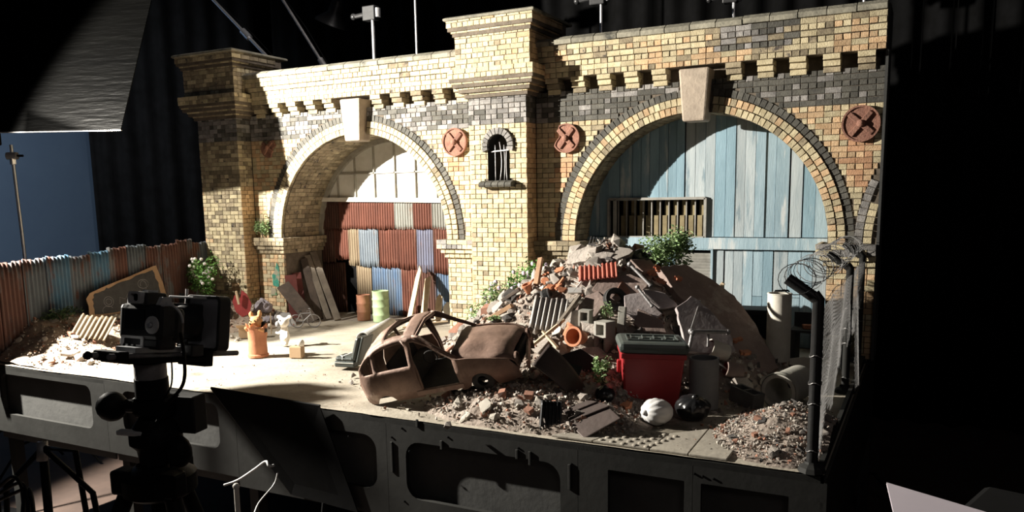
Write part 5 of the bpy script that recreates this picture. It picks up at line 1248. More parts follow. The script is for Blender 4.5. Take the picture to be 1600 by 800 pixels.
def bag(label, p, r, m, seed, knot=(0, -.6, .2), squash=.85):
    t = thing('refuse_bag', label, 'bag', p); mb = MB(); n, k = 40, 22; vs = []; K = Vector(knot).normalized()
    q = K.to_track_quat('Z', 'Y').to_matrix()
    for i in range(k+1):
        a = math.pi*i/k
        for j in range(n):
            b = 2*math.pi*j/n; pl = 1+.07*math.sin(b*11+seed)*max(0, math.cos(a*.5))**1.0*(1 if a < 1.6 else .3)+.05*noise.noise((math.cos(b)*2, math.sin(b)*2, a*2+seed))
            rr = r*math.sin(a)**.8*pl if 0 < i < k else .001
            z = r*math.cos(a)
            v = q @ Vector((rr*math.cos(b), rr*math.sin(b), z)); v.z = max(v.z*squash+r*squash*.92, 0); vs.append(v)
    mb.add(vs, [(i*n+j, i*n+(j+1) % n, (i+1)*n+(j+1) % n, (i+1)*n+j) for i in range(k) for j in range(n)]).build('bag', m, t, smooth=True)
    kp = K*r*.92; kp.z = max(kp.z*squash+r*squash*.92, .012)
    kb = MB().ball((0, 0, 0), r*.22, 10, (1, 1, 1.3), q); kb.v = [(x+kp.x, y+kp.y, z+kp.z) for x, y, z in kb.v]; kb.build('knot', m, t, smooth=True); return t
WBAG = mat('white_polythene', (.72, .71, .70), (.62, .61, .61), 8, .35, bump=.15, var=0); KBAG = mat('black_polythene', (.014, .014, .015), (.009, .009, .01), 8, .28, bump=.25, var=0)
bag('white knotted plastic bag in front of the red bin', at(1026, 662), .055, WBAG, 2, (-.45, -.7, .1))
bag('glossy black plastic bag right of the white bag', at(1082, 655), .062, KBAG, 3, (.2, -.3, .9), .75)
bag('small black plastic bag left of the red bin', Vector((-1.02, 2.70, ground(-1.02, 2.70))), .036, KBAG, 4, (.1, -.2, .9), .9)

# torn body panels and other flat scrap on the front heap
def curved_panel(name, label, cat, w_, L_, bend, t, m, p, rot, ridges=()):
    n, k = 14, 8; vs = []
    for i in range(n+1):
        u = i/n; a = (u-.5)*bend
        for j in range(k+1):
            v = j/k; z = (L_/max(bend, .01))*(math.cos(a)-1)
            z += sum(h*math.exp(-((v-c)/.06)**2) for c, h in ridges)
            vs.append(((L_/max(bend, .01))*math.sin(a), (v-.5)*w_*(1-.25*u), z))
    o = MB().add(vs, [(i*(k+1)+j, (i+1)*(k+1)+j, (i+1)*(k+1)+j+1, i*(k+1)+j+1) for i in range(n) for j in range(k)]).build(name, m, smooth=True, loc=p, rot=rot)
    s_ = o.modifiers.new('thick', 'SOLIDIFY'); s_.thickness = .004; return tag(o, label, cat)
BROWNM = mat('brown_panel', (.085, .062, .055), (.055, .042, .037), 10, .6, .2, bump=.2, var=0)
P0 = at(910, 684, .004); P0.y = max(P0.y, PYF+.03); nw = Vector((-.12, -.52, .84)).normalized()
def onplane(px, py, lift=0.0):
    d = sight(px, py); return CAM+d*((P0+nw*lift-CAM).dot(nw)/d.dot(nw))
wg = thing('car_wing', 'torn brown ribbed car panel lying at the stage edge left of the white bag', 'car panel', P0)
def wing_part(name, pxs, t, lift):
    Q = [onplane(*q, lift)-P0 for q in pxs]; k = len(Q)
    MB().add(Q+[q-nw*t for q in Q], [tuple(range(k)), tuple(range(2*k-1, k-1, -1))]+[(i, i+k, (i+1) % k+k, (i+1) % k) for i in range(k)]).build(name, BROWNM, wg, bevel=.003)
wing_part('panel', ((868, 641), (880, 638), (918, 625), (944, 629), (970, 653), (912, 685)), .006, 0)
wing_part('rib', ((886, 652), (892, 658), (952, 634), (946, 630)), .008, .008)
wing_part('rib', ((878, 641), (884, 647), (934, 627), (922, 625)), .008, .006)
wing_part('flange', ((863, 607), (868, 603), (879, 612), (881, 638), (869, 641)), .006, .004)
curved_panel('car_wing', 'dark curved body panel standing behind the torn brown wing', 'car panel', .12, .22, .7, .004, BROWNM, Vector((-1.17, 2.66, .155)), (R(50), R(48), R(30)))
MB_ = MB().prism([(0, 0), (.15, -.02), (.19, .07), (.11, .13), (.02, .10)], .006, Matrix.Rotation(R(64), 3, 'X')); tag(MB_.build('black_board', BLACKP, loc=Vector((-1.27, 2.80, .085)), rot=(0, 0, R(28))), 'black torn board leaning between car nose and red bin', 'board')
MB_ = MB().prism([(0, 0), (.11, 0), (.13, .06), (.02, .09)], .006, Matrix.Rotation(R(50), 3, 'X')); tag(MB_.build('black_board', BLACKP, loc=Vector((-1.25, 2.70, .11)), rot=(0, 0, R(20))), 'small black board in front of the larger one', 'board')
o = corr(.075, .11, .013, .004).build('corrugated_offcut', mat('black_sheet', (.03, .03, .032), (.018, .018, .02), 12, .4, .3, bump=.05, var=0), smooth=True); s_ = o.modifiers.new('thick', 'SOLIDIFY'); s_.thickness = .002
q = at(852, 680); o.location = (q.x, max(q.y, 2.42), ground(q.x, q.y)); o.rotation_euler = (R(-24), R(3), R(20)); tag(o, 'small black ribbed sheet standing at the stage edge left of the torn wing', 'iron sheet')
for i, (px, py, sz, k, m, lab) in enumerate(((757, 642, .042, 'slab', CONCL, 'pale triangular stone in front of the car wreck'), (826, 622, .03, 'brick', REDB, 'red brick lying on top of the front heap'), (785, 618, .026, 'brick', REDB, 'broken red brick near the car front wheel'), (828, 645, .028, 'brick', REDB, 'red brick beside the small black ribbed sheet'), (765, 600, .03, 'rock', CONC, 'round grey lump by the car front wheel'), (865, 575, .05, 'rock', CONCL, 'pale crumbly lump between car nose and black board'), (700, 668, .022, 'rock', CONC, 'grey lump at the stage edge below the car door'))):
    q = onheap(px, py); drop('rubble_piece', lab, 'rubble', None, LUMPS[(k, m.name)][i % 6], q.x, q.y, sz, .05, .25)

# ------------------------------------------------------------------ back right corner
bx = thing('storage_chest', 'long black wooden trunk in the shade before the blue planks', 'crate', Vector((-.76, 3.98, 0)), R(4))
MB().box((0, 0, .11), (.30, .15, .22)).build('body', BLACKP, bx, bevel=.006); MB().box((0, 0, .235), (.31, .16, .03)).build('lid', BLACKP, bx, bevel=.008)
for x in (-.1, .1): MB().box((x, -.078, .13), (.02, .006, .2)).build('strap', BLACKM, bx)
can('tall pale chimney pot standing right of the big brown slab', 1215, 563, (0, 0, 0), .052, .30, WHITEP, BLACKP, .0, 'tall_chimney_pot', 'chimney pot')
tp = thing('iron_hook', 'small black bent iron hook behind the tall pale chimney pot', 'hook', Vector((-.60, 4.06, .22))); MB().tube([(-.05, 0, .0), (-.05, 0, .1), (-.045, 0, .108), (.015, 0, .112), (.02, 0, .105)], .005, 6).build('rod', BLACKM, tp); MB().box((-.05, 0, -.1), (.03, .03, .22)).build('foot', BLACKP, tp)
bn2 = thing('grey_bench', 'low dark grey bench of boards behind the fence post', 'bench', Vector((-.42, 3.95, 0)), R(-3))
for k in range(3): MB().box((0, -.045+.045*k, .16), (.26, .04, .012)).build('board', GREYF, bn2)
for x in (-.11, .11): MB().box((x, 0, .077), (.02, .12, .154)).build('leg', GREYF, bn2)
MB().box((0, .07, .2), (.26, .012, .07)).build('back_board', GREYF, bn2)
tag(MB().prism([(-.05, 0), (.06, -.01), (.07, .06), (.01, .075), (-.055, .06)], .008, Matrix.Rotation(R(75), 3, 'X')).build('white_board', WHITEP, loc=Vector((-.47, 3.72, 0)), rot=(0, 0, R(-12)), bevel=.002), 'broken white panel on the ground between chimney pot and fence', 'board')
poly_slab('brick_bat', 'orange brick on the grey bench beside the chimney pot', 'brick', Vector((-.47, 3.95, .167)), (0, 0, 1), ((-.03, -.014), (.03, -.014), (.028, .014), (-.03, .016)), .02, TERRA, .3, seed=77)

# ------------------------------------------------------------------ wire fence along the right edge
FXR = -.262
wf = thing('wire_fence', 'torn chain-link fence on black angled posts along the right edge of the stage', 'fence', (0, 0, 0))
PM = mat('fence_post_black', (.016, .016, .017), (.01, .01, .01), 14, .5, bump=.1, var=0)
posts = [(2.392, .0), (3.43, .0), (4.09, .0)]
for i, (y, _) in enumerate(posts):
    h = .505; p = (FXR, y, 0)
    MB().tube([(FXR, y, -.004), (FXR, y, h), (FXR-.012, y-.0, h+.012)], .0165 if i == 0 else .015, 12).build('post', PM if i == 0 else BLACKP, wf, smooth=True, angle=50)
    MB().tube([(FXR, y, h-.005), (FXR-.085, y-.01, h+.055)], .0165 if i == 0 else .014, 12).build('post_arm', PM if i == 0 else BLACKP, wf, smooth=True, angle=50)
    MB().lathe([(.04, 0), (.036, .014), (.022, .024), (.02, .03)], 10, o=(FXR, y, -.003)).build('footing', BLACKP, wf)
    for z in (.06, .2, .26, .34): MB().tube([(FXR+.0185*math.cos(a), y+.0185*math.sin(a), z+.004*math.sin(3*a+i)) for a in [2*math.pi*k/14 for k in range(14)]], .0012, 4, closed=True).build('wire_tie', STEEL, wf)
# chain-link netting, torn along its lower edge
NET = mat('galvanised_wire', (.20, .195, .195), (.13, .13, .13), 30, .6, .2, bump=0, var=.1)
def low(y):  # lower torn edge of the netting
    t = (y-2.4)/1.7; return .02+.30*t+.03*math.sin(y*17)+(.12 if 3.2 < y < 3.32 else 0)
def netx(y, z): return FXR+.008+.02*noise.noise((y*3, z*4, 0))+.05*max(0, t_(y))*(0.5-z)
def t_(y): return 0.0
def netting(y0, y1, zlo, zhi, sp, name):
    mb = MB(); wr = .00035
    for sg in (-1, 1):
        c = y0-(zhi) if sg > 0 else y0
        k = 0; cc = y0-.6
        while cc < y1+.6:
            pts = []; z = 0.0
            while z <= zhi+1e-6:
                y = cc+sg*(z)*.8
                if y0 <= y <= y1 and z >= zlo(y): pts.append((netx(y, z)+.0015*sg*(1 if int(z/sp*2) % 2 else -1), y, z))
                else:
                    if len(pts) > 1: mb.tube(pts, wr, 3, cap=False)
                    pts = []
                z += .02
            if len(pts) > 1: mb.tube(pts, wr, 3, cap=False)
            cc += sp
    o = mb.build(name, NET, wf); o['kind'] = 'stuff'; return o
netting(2.4, 4.08, low, .48, .019, 'netting')
# loose flap of netting folded down
mb = MB()
for sg in (-1, 1):
    cc = -.4
    while cc < .6:
        pts = []
        for k in range(20):
            z = .05+.35*k/19; u = cc+sg*z*.8
            if 0 < u < .14+.2*(z-.05): pts.append((FXR+.03+.05*(.4-z)+.01*math.sin(u*20), 3.25+u, z))
            else:
                if len(pts) > 1: mb.tube(pts, .00035, 3, cap=False)
                pts = []
        if len(pts) > 1: mb.tube(pts, .00035, 3, cap=False)
        cc += .017
o = mb.build('netting_flap', NET, wf); o['kind'] = 'stuff'
for z in (.48, .3): MB().tube([(FXR+.004*math.sin(k), 2.39+1.7*k/20, z+.006*math.sin(k*1.3)) for k in range(21)], .0012, 4).build('strain_wire', NET, wf)
# coils of barbed wire over the arms
bwm = mat('barbed_wire', (.05, .05, .052), (.03, .03, .03), 30, .5, .6, bump=0, var=.1)
for c, (y0, y1, rad, turns, m) in enumerate(((2.33, 2.75, .048, 5, bwm), (2.75, 3.45, .05, 8, NET), (3.45, 4.1, .052, 9, NET))):
    n = turns*18; pts = []
    for k in range(n+1):
        a = 2*math.pi*k*turns/n+c; rr = rad*(1+.25*noise.noise((k*.09, c*5, 0))); y = y0+(y1-y0)*k/n+.03*math.sin(a*.7+k*.05)
        pts.append((FXR-.055+rr*math.cos(a)*1.1, y, .555+rr*math.sin(a)*.9))
    t = thing('barbed_wire_coil', ('dark barbed wire coil round the arm of the front fence post', 'pale barbed wire coil between the front and middle fence posts', 'pale barbed wire tangle at the back fence post by the wall')[c], 'wire')
    MB().tube(pts, .0013, 4).build('strand', m, t)
    bb_ = MB()
    for k in range(3, n, 4):
        p = Vector(pts[k]); d = Vector((random.uniform(-1, 1), random.uniform(-1, 1), random.uniform(-1, 1))).normalized()*.006; bb_.tube([p-d, p+d], .0008, 3)
    b_ = bb_.build('barbs', m, t); b_['kind'] = 'stuff'
# timber kerb behind the fence
tag(MB().box((-.237, 3.25, .012), (.014, 1.7, .03)).build('kerb_board', BLACKP), 'black kerb board along the foot of the wire fence', 'board')

# ------------------------------------------------------------------ black flags on stands
FLAG = mat('black_gloss_board', (.0007, .0007, .00066), (.0004, .0004, .0004), 2, .4, bump=.8, var=0, spec=.03, bscale=9, stretch=(.5, .5, 4))
c0, c1 = Vector((-4.215, 3.21, 1.23)), Vector((-4.24, 3.56, 2.14)); lv_ = Vector((-1.2, -.34, .02)); nn = (c1-c0).cross(lv_).normalized()*.006
fb = thing('black_flag_board', 'large dark glossy board hung at the upper left to shade the set', 'flag', c0)
pts = [Vector(), lv_, lv_+c1-c0, c1-c0]
MB().add([p for p in pts]+[p+nn for p in pts], [(0, 1, 2, 3), (7, 6, 5, 4), (0, 4, 5, 1), (1, 5, 6, 2), (2, 6, 7, 3), (3, 7, 4, 0)]).build('board', FLAG, fb)
MB().beam(Vector((.0, 0, -.003)), lv_+Vector((0, 0, -.003)), .012, .006).build('edge_strip', STEEL, fb)
def stand(name, label, base, top, r=.012, knuckle=None, legs=True, cat='light stand', m=CHROME, z0=FZ):
    b, tp_ = Vector(base), Vector(top); t = thing(name, label, cat, (b.x, b.y, z0)); o = Vector((b.x, b.y, z0))
    if legs:
        for k in range(3):
            a = R(30+120*k); MB().tube([(0, 0, .22), (.18*math.cos(a), .18*math.sin(a), .2), (.34*math.cos(a), .34*math.sin(a), .012)], .009, 6).build('leg', BLACKM, t)
    MB().tube([(0, 0, .05), tp_-o], r, 10).build('pole', m, t, smooth=True, angle=50)
    mid = (tp_-o)*.62; MB().tube([mid-Vector((0, 0, .02)), mid+Vector((0, 0, .02))], r*1.6, 10).build('collar', BLACKM, t, smooth=True, angle=50)
    if knuckle:
        for kp in knuckle:
            q = Vector(kp)-o; MB().tube([q-Vector((.028, .015, 0)), q+Vector((.028, .015, 0))], r*2.2, 12).build('knuckle', m, t, smooth=True, angle=50)
            MB().box(q+Vector((0, 0, -.03)), (.03, .03, .05)).build('clamp', m, t, bevel=.004); MB().tube([q+Vector((.03, .015, 0)), q+Vector((.065, .03, 0))], r*.7, 8).build('clamp_screw', BLACKM, t)
    return t
stand('clamp_stand', 'chrome clamp stand behind the corrugated fence holding the dark board', (-5.21, 3.2), (-5.275, 3.2, 1.19), .011, [(-5.272, 3.2, 1.12)])
tag(MB().box((0, 0, 0), (.16, .03, .08), Matrix.Rotation(R(12), 3, 'Z')).build('clamp_block', BLACKM, loc=(-5.24, 3.05, 1.215), bevel=.008), 'black clamp block at the lower edge of the dark board', 'clamp')
stand('light_stand', 'dark stand pole at the far left edge before the blue wall', (-5.62, 3.2), (-5.62, 3.2, 1.25), .016, None, True, 'light stand', BLACKM)
# stands behind the wall
def head(t, p, s, m=BLACKM, knob=True):
    o = Vector(t.location); q = Vector(p)-o
    MB().box(q, (.08*s, .05*s, .075*s)).build('clamp_head', m, t, bevel=.006); MB().tube([q+Vector((-.04*s, 0, .0)), q+Vector((-.11*s, 0, -.005))], .012*s, 8).build('grip_arm', m, t)
    MB().ball(q+Vector((-.115*s, 0, -.005)), .018*s, 10).build('knob', m, t, smooth=True); MB().tube([q+Vector((.045*s, 0, .03)), q+Vector((.045*s, 0, -.03))], .016*s, 8).build('knob', CHROME, t, smooth=True, angle=50)
GREYM = mat('grey_metal', (.05, .05, .052), (.035, .035, .036), 12, .4, .5, bump=.05, var=0)
t = stand('light_stand', 'chrome stand with a clamp head rising behind the left parapet', (-3.52, 4.75), (-3.52, 4.75, 2.08), .012); head(t, (-3.535, 4.75, 2.09), 1.3, GREYM)
t = stand('light_stand', 'thin chrome pole rising behind the parapet left of the middle pier', (-3.16, 4.75), (-3.16, 4.75, 2.5), .009)
t = stand('light_stand', 'chrome stand with a bright clamp behind the right parapet near the middle pier', (-1.82, 4.75), (-1.82, 4.75, 2.3), .010); head(t, (-1.84, 4.75, 1.99), 1.2, GREYM)
t = stand('light_stand', 'chrome stand with a clamp behind the keystone of the right arch', (-1.0, 4.62), (-1.0, 4.62, 1.9), .010); head(t, (-1.02, 4.62, 1.87), 1.0, GREYM)
t = stand('light_stand', 'short chrome pole end behind the right end of the parapet', (-.345, 4.62), (-.345, 4.62, 1.9), .009)
def boom(name, label, a, b, r, m=CHROME, kn=.45, drop_=None):
    a, b = Vector(a), Vector(b); d = b-a; t = thing(name, label, 'boom arm', a)
    MB().tube([(0, 0, 0), d], r, 10).build('arm', m, t, smooth=True, angle=50); q = d*kn
    MB().tube([q-d.normalized()*.045, q+d.normalized()*.045], r*2.1, 12).build('knuckle', m, t, smooth=True, angle=50)
    MB().tube([Vector((.03, 0, .02)), d*.5+Vector((.035, 0, .03)), d+Vector((.01, 0, .01))], .003, 6).build('cable', BLACKM, t)
    return t
boom('boom_arm', 'bright chrome boom arm slanting down behind the left pier', (-4.45, 4.95, 1.70), (-5.25, 4.9, 2.46), .013, kn=.55)
boom('boom_arm', 'dull boom arm slanting down behind the left parapet', (-4.30, 5.2, 1.80), (-4.80, 5.2, 2.5), .012, STEEL, .12)
lh = thing('studio_lamp', 'unlit round studio lamp hanging dark above the left parapet', 'lamp', (-4.55, 5.6, 2.35)); MB().tube([(0, 0, .6), (0, 0, .12)], .012, 8).build('drop_pole', BLACKM, lh); MB().lathe([(.02, .14), (.05, .12), (.06, .02), (.14, -.06), (.145, -.08), (.13, -.08), (.05, .0)], 24, Matrix.Rotation(R(25), 3, 'Y')).build('reflector', GREYM, lh, smooth=True, angle=40); MB().ball((0, 0, -.02), .03, 10).build('bulb', GREYM, lh, smooth=True)

# ------------------------------------------------------------------ stills camera rig on a tripod
PL = mat('camera_plastic', (.018, .018, .019), (.012, .012, .012), 20, .45, bump=.08, var=0); PLG = mat('camera_grey', (.52, .52, .52), (.4, .4, .4), 16, .4, bump=.05, var=0)
HD = R(92); PT = R(-9)
base = Vector((-1.606, 1.246, 0)); rz = .45
cam_t = thing('stills_camera', 'black stills camera with grip seen from behind on the slider rails', 'camera', (base.x, base.y, rz+.035), (PT, 0, HD-R(90)))
# local: +y is where the lens points, x right, z up
MB().box((0, 0, .045), (.145, .062, .09)).build('body', PL, cam_t, bevel=.012); MB().box((0, 0, -.006), (.14, .058, .03)).build('battery_grip', PL, cam_t, bevel=.008)
MB().box((.058, .03, .04), (.036, .04, .09)).build('hand_grip', PL, cam_t, bevel=.014)
MB().prism([(-.034, 0), (.034, 0), (.022, .034), (-.022, .034)], .07, Matrix(((1, 0, 0), (0, 0, 1), (0, 1, 0))).transposed() if False else Matrix(((1, 0, 0), (0, 0, -1), (0, 1, 0))), (0, .035, .086)).build('prism_housing', PL, cam_t, bevel=.006)
MB().frame(rrect(.042, .03, .008), rrect(.028, .018, .005), .018, Matrix(((1, 0, 0), (0, 0, -1), (0, 1, 0))), (0, -.03, .106)).build('eyepiece', PLG, cam_t); MB().box((0, -.034, .106), (.028, .004, .018)).build('eyepiece_glass', BLACKM, cam_t)
MB().box((-.012, -.0325, .052), (.07, .004, .05)).build('screen', mat('dark_screen', (.008, .008, .009), (.006, .006, .006), 5, .15, bump=0, var=0), cam_t, bevel=.001)
MB().frame(rrect(.078, .028, .003), rrect(.06, .015, .002), .003, Matrix(((1, 0, 0), (0, 0, -1), (0, 1, 0))), (-.02, -.028, -.004)).build('info_panel', PLG, cam_t)
for k in range(3): MB().lathe([(.004, 0), (.004, .003), (0, .003)], 8, Matrix(((1, 0, 0), (0, 0, -1), (0, 1, 0))), (-.045+.018*k, -.03, -.014)).build('button', BLACKM, cam_t)
MB().lathe([(.022, 0), (.022, .004), (.012, .006), (.008, .006), (.008, .004), (0, .004)], 20, Matrix(((1, 0, 0), (0, 0, -1), (0, 1, 0))), (.05, -.031, .04)).build('control_dial', PLG, cam_t, smooth=True, angle=40)
MB().lathe([(.006, 0), (.006, .008), (0, .009)], 10, Matrix(((1, 0, 0), (0, 0, -1), (0, 1, 0))), (.05, -.036, .04)).build('set_button', CHROME, cam_t)
MB().box((0, 0, .123), (.02, .03, .006)).build('hot_shoe', CHROME, cam_t); MB().lathe([(.016, 0), (.016, .012), (0, .013)], 16, o=(-.055, 0, .09)).build('mode_dial', PLG, cam_t, smooth=True, angle=40); MB().lathe([(.012, 0), (.012, .008), (0, .008)], 14, o=(.055, .01, .09)).build('shutter_dial', PLG, cam_t, smooth=True, angle=40)
Ml = Matrix(((1, 0, 0), (0, 0, 1), (0, -1, 0)))
ln_ = MB().lathe([(.036, .03), (.038, .05), (.042, .055), (.042, .10), (.046, .105), (.046, .135), (.04, .14), (0, .135)], 28, Matrix(((1, 0, 0), (0, 0, 1), (0, -1, 0))), (0, 0, .045)).build('lens', PL, cam_t, smooth=True, angle=40)
MB().box((.065, .0, .05), (.004, .018, .03)).build('sticker', mat('sticker_cream', (.55, .50, .40), (.48, .43, .34), 12, .6, var=0), cam_t)
MB().prism([(-.02, 0), (.02, 0), (.015, .02), (-.01, .02)], .012, Matrix(((0, 0, 1), (1, 0, 0), (0, 1, 0))), (.045, .0, .09)).build('side_plate', PLG, cam_t)
mbx = thing('matte_box', 'black flared matte box on the rails in front of the camera lens', 'matte box', (base.x, base.y, rz+.035), (PT, 0, HD-R(90)))
MY = Matrix(((1, 0, 0), (0, 0, -1), (0, 1, 0)))
MB().frame(rrect(.125, .15, .016), rrect(.108, .132, .010), .04, MY, (.012, .20, .045)).build('front_frame', PL, mbx, bevel=.002)
MB().box((.012, .168, .045), (.11, .004, .134)).build('filter_panel', mat('filter_grey', (.34, .34, .36), (.24, .24, .26), 7, .35, .3, bump=.1, var=0), mbx)
MB().frame(rrect(.07, .10, .006), rrect(.06, .085, .006), .05, MY, (-.02, .16, .045)).build('hood', PL, mbx); MB().box((-.066, .16, .045), (.006, .012, .155)).build('tray_frame', PL, mbx)
MB().box((-.02, .15, .112), (.09, .07, .006)).build('top_flag', PLG, mbx, bevel=.002); MB().tube([(-.064, .175, -.04), (-.064, .175, .135)], .004, 8).build('tray_rod', STEEL, mbx)
rig = thing('slider_rig', 'metal base plate and twin rails carrying camera and matte box', 'camera rig', (base.x, base.y, rz), (PT, 0, HD-R(90)))
for x in (-.03, .03): MB().tube([(x, -.14, .0), (x, .27, .0)], .0075, 10).build('rail', STEEL, rig, smooth=True, angle=50)
MB().box((0, .02, -.012), (.10, .24, .012)).build('base_plate', BLACKM, rig, bevel=.002); MB().box((0, 0, .014), (.07, .14, .014)).build('cheese_plate', mat('alu_plate', (.45, .46, .48), (.38, .39, .4), 10, .35, .6, bump=.05, var=0), rig, bevel=.001)
MB().box((.035, .10, .012), (.05, .04, .03)).build('rail_clamp', GREYM, rig, bevel=.003); MB().box((0, -.11, .0), (.09, .03, .025)).build('rail_clamp', BLACKM, rig, bevel=.003); MB().ball((-.03, -.15, 0), .011, 10).build('rail_cap', BLACKM, rig, smooth=True); MB().box((0, .15, -.01), (.10, .03, .045)).build('rail_clamp', BLACKM, rig, bevel=.003)
for e_ in (cam_t, mbx, rig): e_.scale = (.93,)*3
tr = thing('camera_tripod', 'black tripod with a geared head standing before the stage under the camera', 'tripod', (base.x, base.y, FZ), R(12)); zz = lambda z: z-FZ
MB().tube([(0, 0, zz(rz-.018)), (0, 0, zz(rz-.055))], .036, 18).build('pan_disc', STEEL, tr, smooth=True, angle=50); MB().tube([(0, 0, zz(rz-.055)), (0, 0, zz(rz-.10))], .038, 18).build('head_neck', BLACKM, tr, smooth=True, angle=50)
MB().box((0, .01, zz(rz-.125)), (.09, .07, .05)).build('head_block', BLACKM, tr, bevel=.01); MB().ball((-.10, -.02, zz(rz-.125)), .036, 16).build('tension_knob', BLACKM, tr, smooth=True); MB().tube([(-.08, -.01, zz(rz-.125)), (0, 0, zz(rz-.125))], .016, 10).build('knob_shaft', BLACKM, tr)
MB().ball((.085, -.03, zz(rz-.22)), .032, 14, (1, .8, 1.2)).build('tension_knob', BLACKM, tr, smooth=True); MB().box((.03, .05, zz(rz-.15)), (.12, .05, .09)).build('head_plate', BLACKP, tr, bevel=.004)
MB().lathe([(.036, zz(rz-.15)), (.05, zz(rz-.17)), (.06, zz(rz-.19)), (.06, zz(rz-.21)), (.045, zz(rz-.225)), (.04, zz(rz-.26))][::-1], 20).build('bowl', BLACKM, tr, smooth=True, angle=40)
MB().box((-.03, -.045, zz(rz-.178)), (.07, .02, .012)).build('level_plate', PLG, tr, bevel=.003)
MB().tube([(0, 0, zz(rz-.26)), (0, 0, zz(rz-.75))], .024, 14).build('centre_column', BLACKM, tr, smooth=True)
MB().lathe([(.07, zz(rz-.34)), (.085, zz(rz-.33)), (.085, zz(rz-.29)), (.05, zz(rz-.265))], 18).build('spider', BLACKM, tr, smooth=True, angle=40)
for k, a in enumerate((R(-150), R(-30), R(90))):
    d = Vector((math.cos(a), math.sin(a), 0)); lg = MB().tube([d*.06+Vector((0, 0, zz(rz-.30))), d*.24+Vector((0, 0, zz(rz-.72)))], .02, 10).build('leg', BLACKM, tr, smooth=True, angle=50)
    MB().tube([d*.22+Vector((0, 0, zz(rz-.68))), d*.42+Vector((0, 0, .01))], .014, 10).build('lower_leg', BLACKM, lg, smooth=True, angle=50); MB().box(d*.075+Vector((0, 0, zz(rz-.30))), (.05, .05, .06)).build('hinge', BLACKM, lg, bevel=.008); MB().tube([d*.215+Vector((0, 0, zz(rz-.66))), d*.235+Vector((0, 0, zz(rz-.71)))], .027, 10).build('leg_clamp', BLACKM, lg, smooth=True, angle=50)
    MB().ball(d*.42+Vector((0, 0, .018)), .018, 10).build('foot', RUBBER, lg, smooth=True)
def cable(label, pts, r, m=BLACKM):
    P = [Vector(p) for p in pts]; out = []
    for i in range(len(P)-1):
        p0 = P[max(i-1, 0)]; p1, p2 = P[i], P[i+1]; p3 = P[min(i+2, len(P)-1)]
        for k in range(8):
            t = k/8; out.append(.5*((2*p1)+(p2-p0)*t+(2*p0-5*p1+4*p2-p3)*t*t+(3*p1-p0-3*p2+p3)*t**3))
    out.append(P[-1]); o0 = out[0].copy(); return tag(MB().tube([p-o0 for p in out], r, 6).build('cable', m, loc=o0, smooth=True), label, 'cable')
D = lambda px, py, d: CAM+sight(px, py)*d
cable('thick black cable hanging from the camera to the tripod head', [D(282, 520, 1.86), D(288, 560, 1.84), D(286, 600, 1.83), D(262, 632, 1.83), D(245, 660, 1.83)], .004)
cable('thin black cable looping down beside the thick camera cable', [D(268, 560, 1.84), D(268, 600, 1.83), D(255, 625, 1.83), D(243, 650, 1.83)], .002)
cable('small curved camera strap cable over the lens', [D(252, 478, 1.83), D(270, 478, 1.82), D(282, 490, 1.82), D(286, 505, 1.82)], .0028, PLG)

# ------------------------------------------------------------------ foreground clutter
fl2 = thing('black_flag_board', 'black cloth flag propped against the front of the stage', 'flag', (-2.6, 2.30, -.35))
A_, E_ = aty(330, 606, 2.30), aty(456, 772, 2.35); o0 = Vector((-2.6, 2.30, -.35)); T_, F_ = aty(500, 634, 2.355), aty(560, 800, 2.36)
nn = (E_-A_).cross(T_-A_).normalized()*.005
pts = [A_-o0, E_-o0, F_-o0, T_-o0]
MB().add(pts+[p+nn for p in pts], [(0, 1, 2, 3), (7, 6, 5, 4), (0, 4, 5, 1), (1, 5, 6, 2), (2, 6, 7, 3), (3, 7, 4, 0)]).build('cloth', BLACKC, fl2)
for a, b in ((A_, E_), (A_, T_)): MB().tube([a-o0, b-o0], .005, 6).build('wire_frame', BLACKM, fl2)
MB().tube([(E_+F_)/2-o0, Vector((-2.05, 2.2, FZ))-o0], .010, 8).build('prop', BLACKM, fl2)
cable('grey cable looped under the stage beside the black flag', [D(350, 758, 3.2), D(372, 750, 3.2), D(398, 733, 3.15), D(415, 721, 3.12), D(420, 728, 3.1), D(428, 727, 3.12)], .005, PLG)
cable('thin pale wire hanging below the black flag', [D(434, 738, 3.1), D(428, 757, 3.1), D(405, 785, 3.0), D(396, 806, 2.9)], .003, PLG)
ps = thing('white_pole', 'short white capped pole standing on the floor by the stage', 'pole', (at(369, 805, -.95).x, at(369, 805, -.95).y, FZ))
pp = D(369, 760, 2.5); ps.location = (pp.x, pp.y, FZ); MB().tube([(0, 0, .0), (0, 0, pp.z-FZ)], .008, 10).build('shaft', WHITE, ps); MB().ball((0, 0, pp.z-FZ), .011, 10).build('cap', WHITE, ps, smooth=True); MB().lathe([(.05, 0), (.05, .012), (.01, .02)], 16).build('foot', BLACKM, ps)
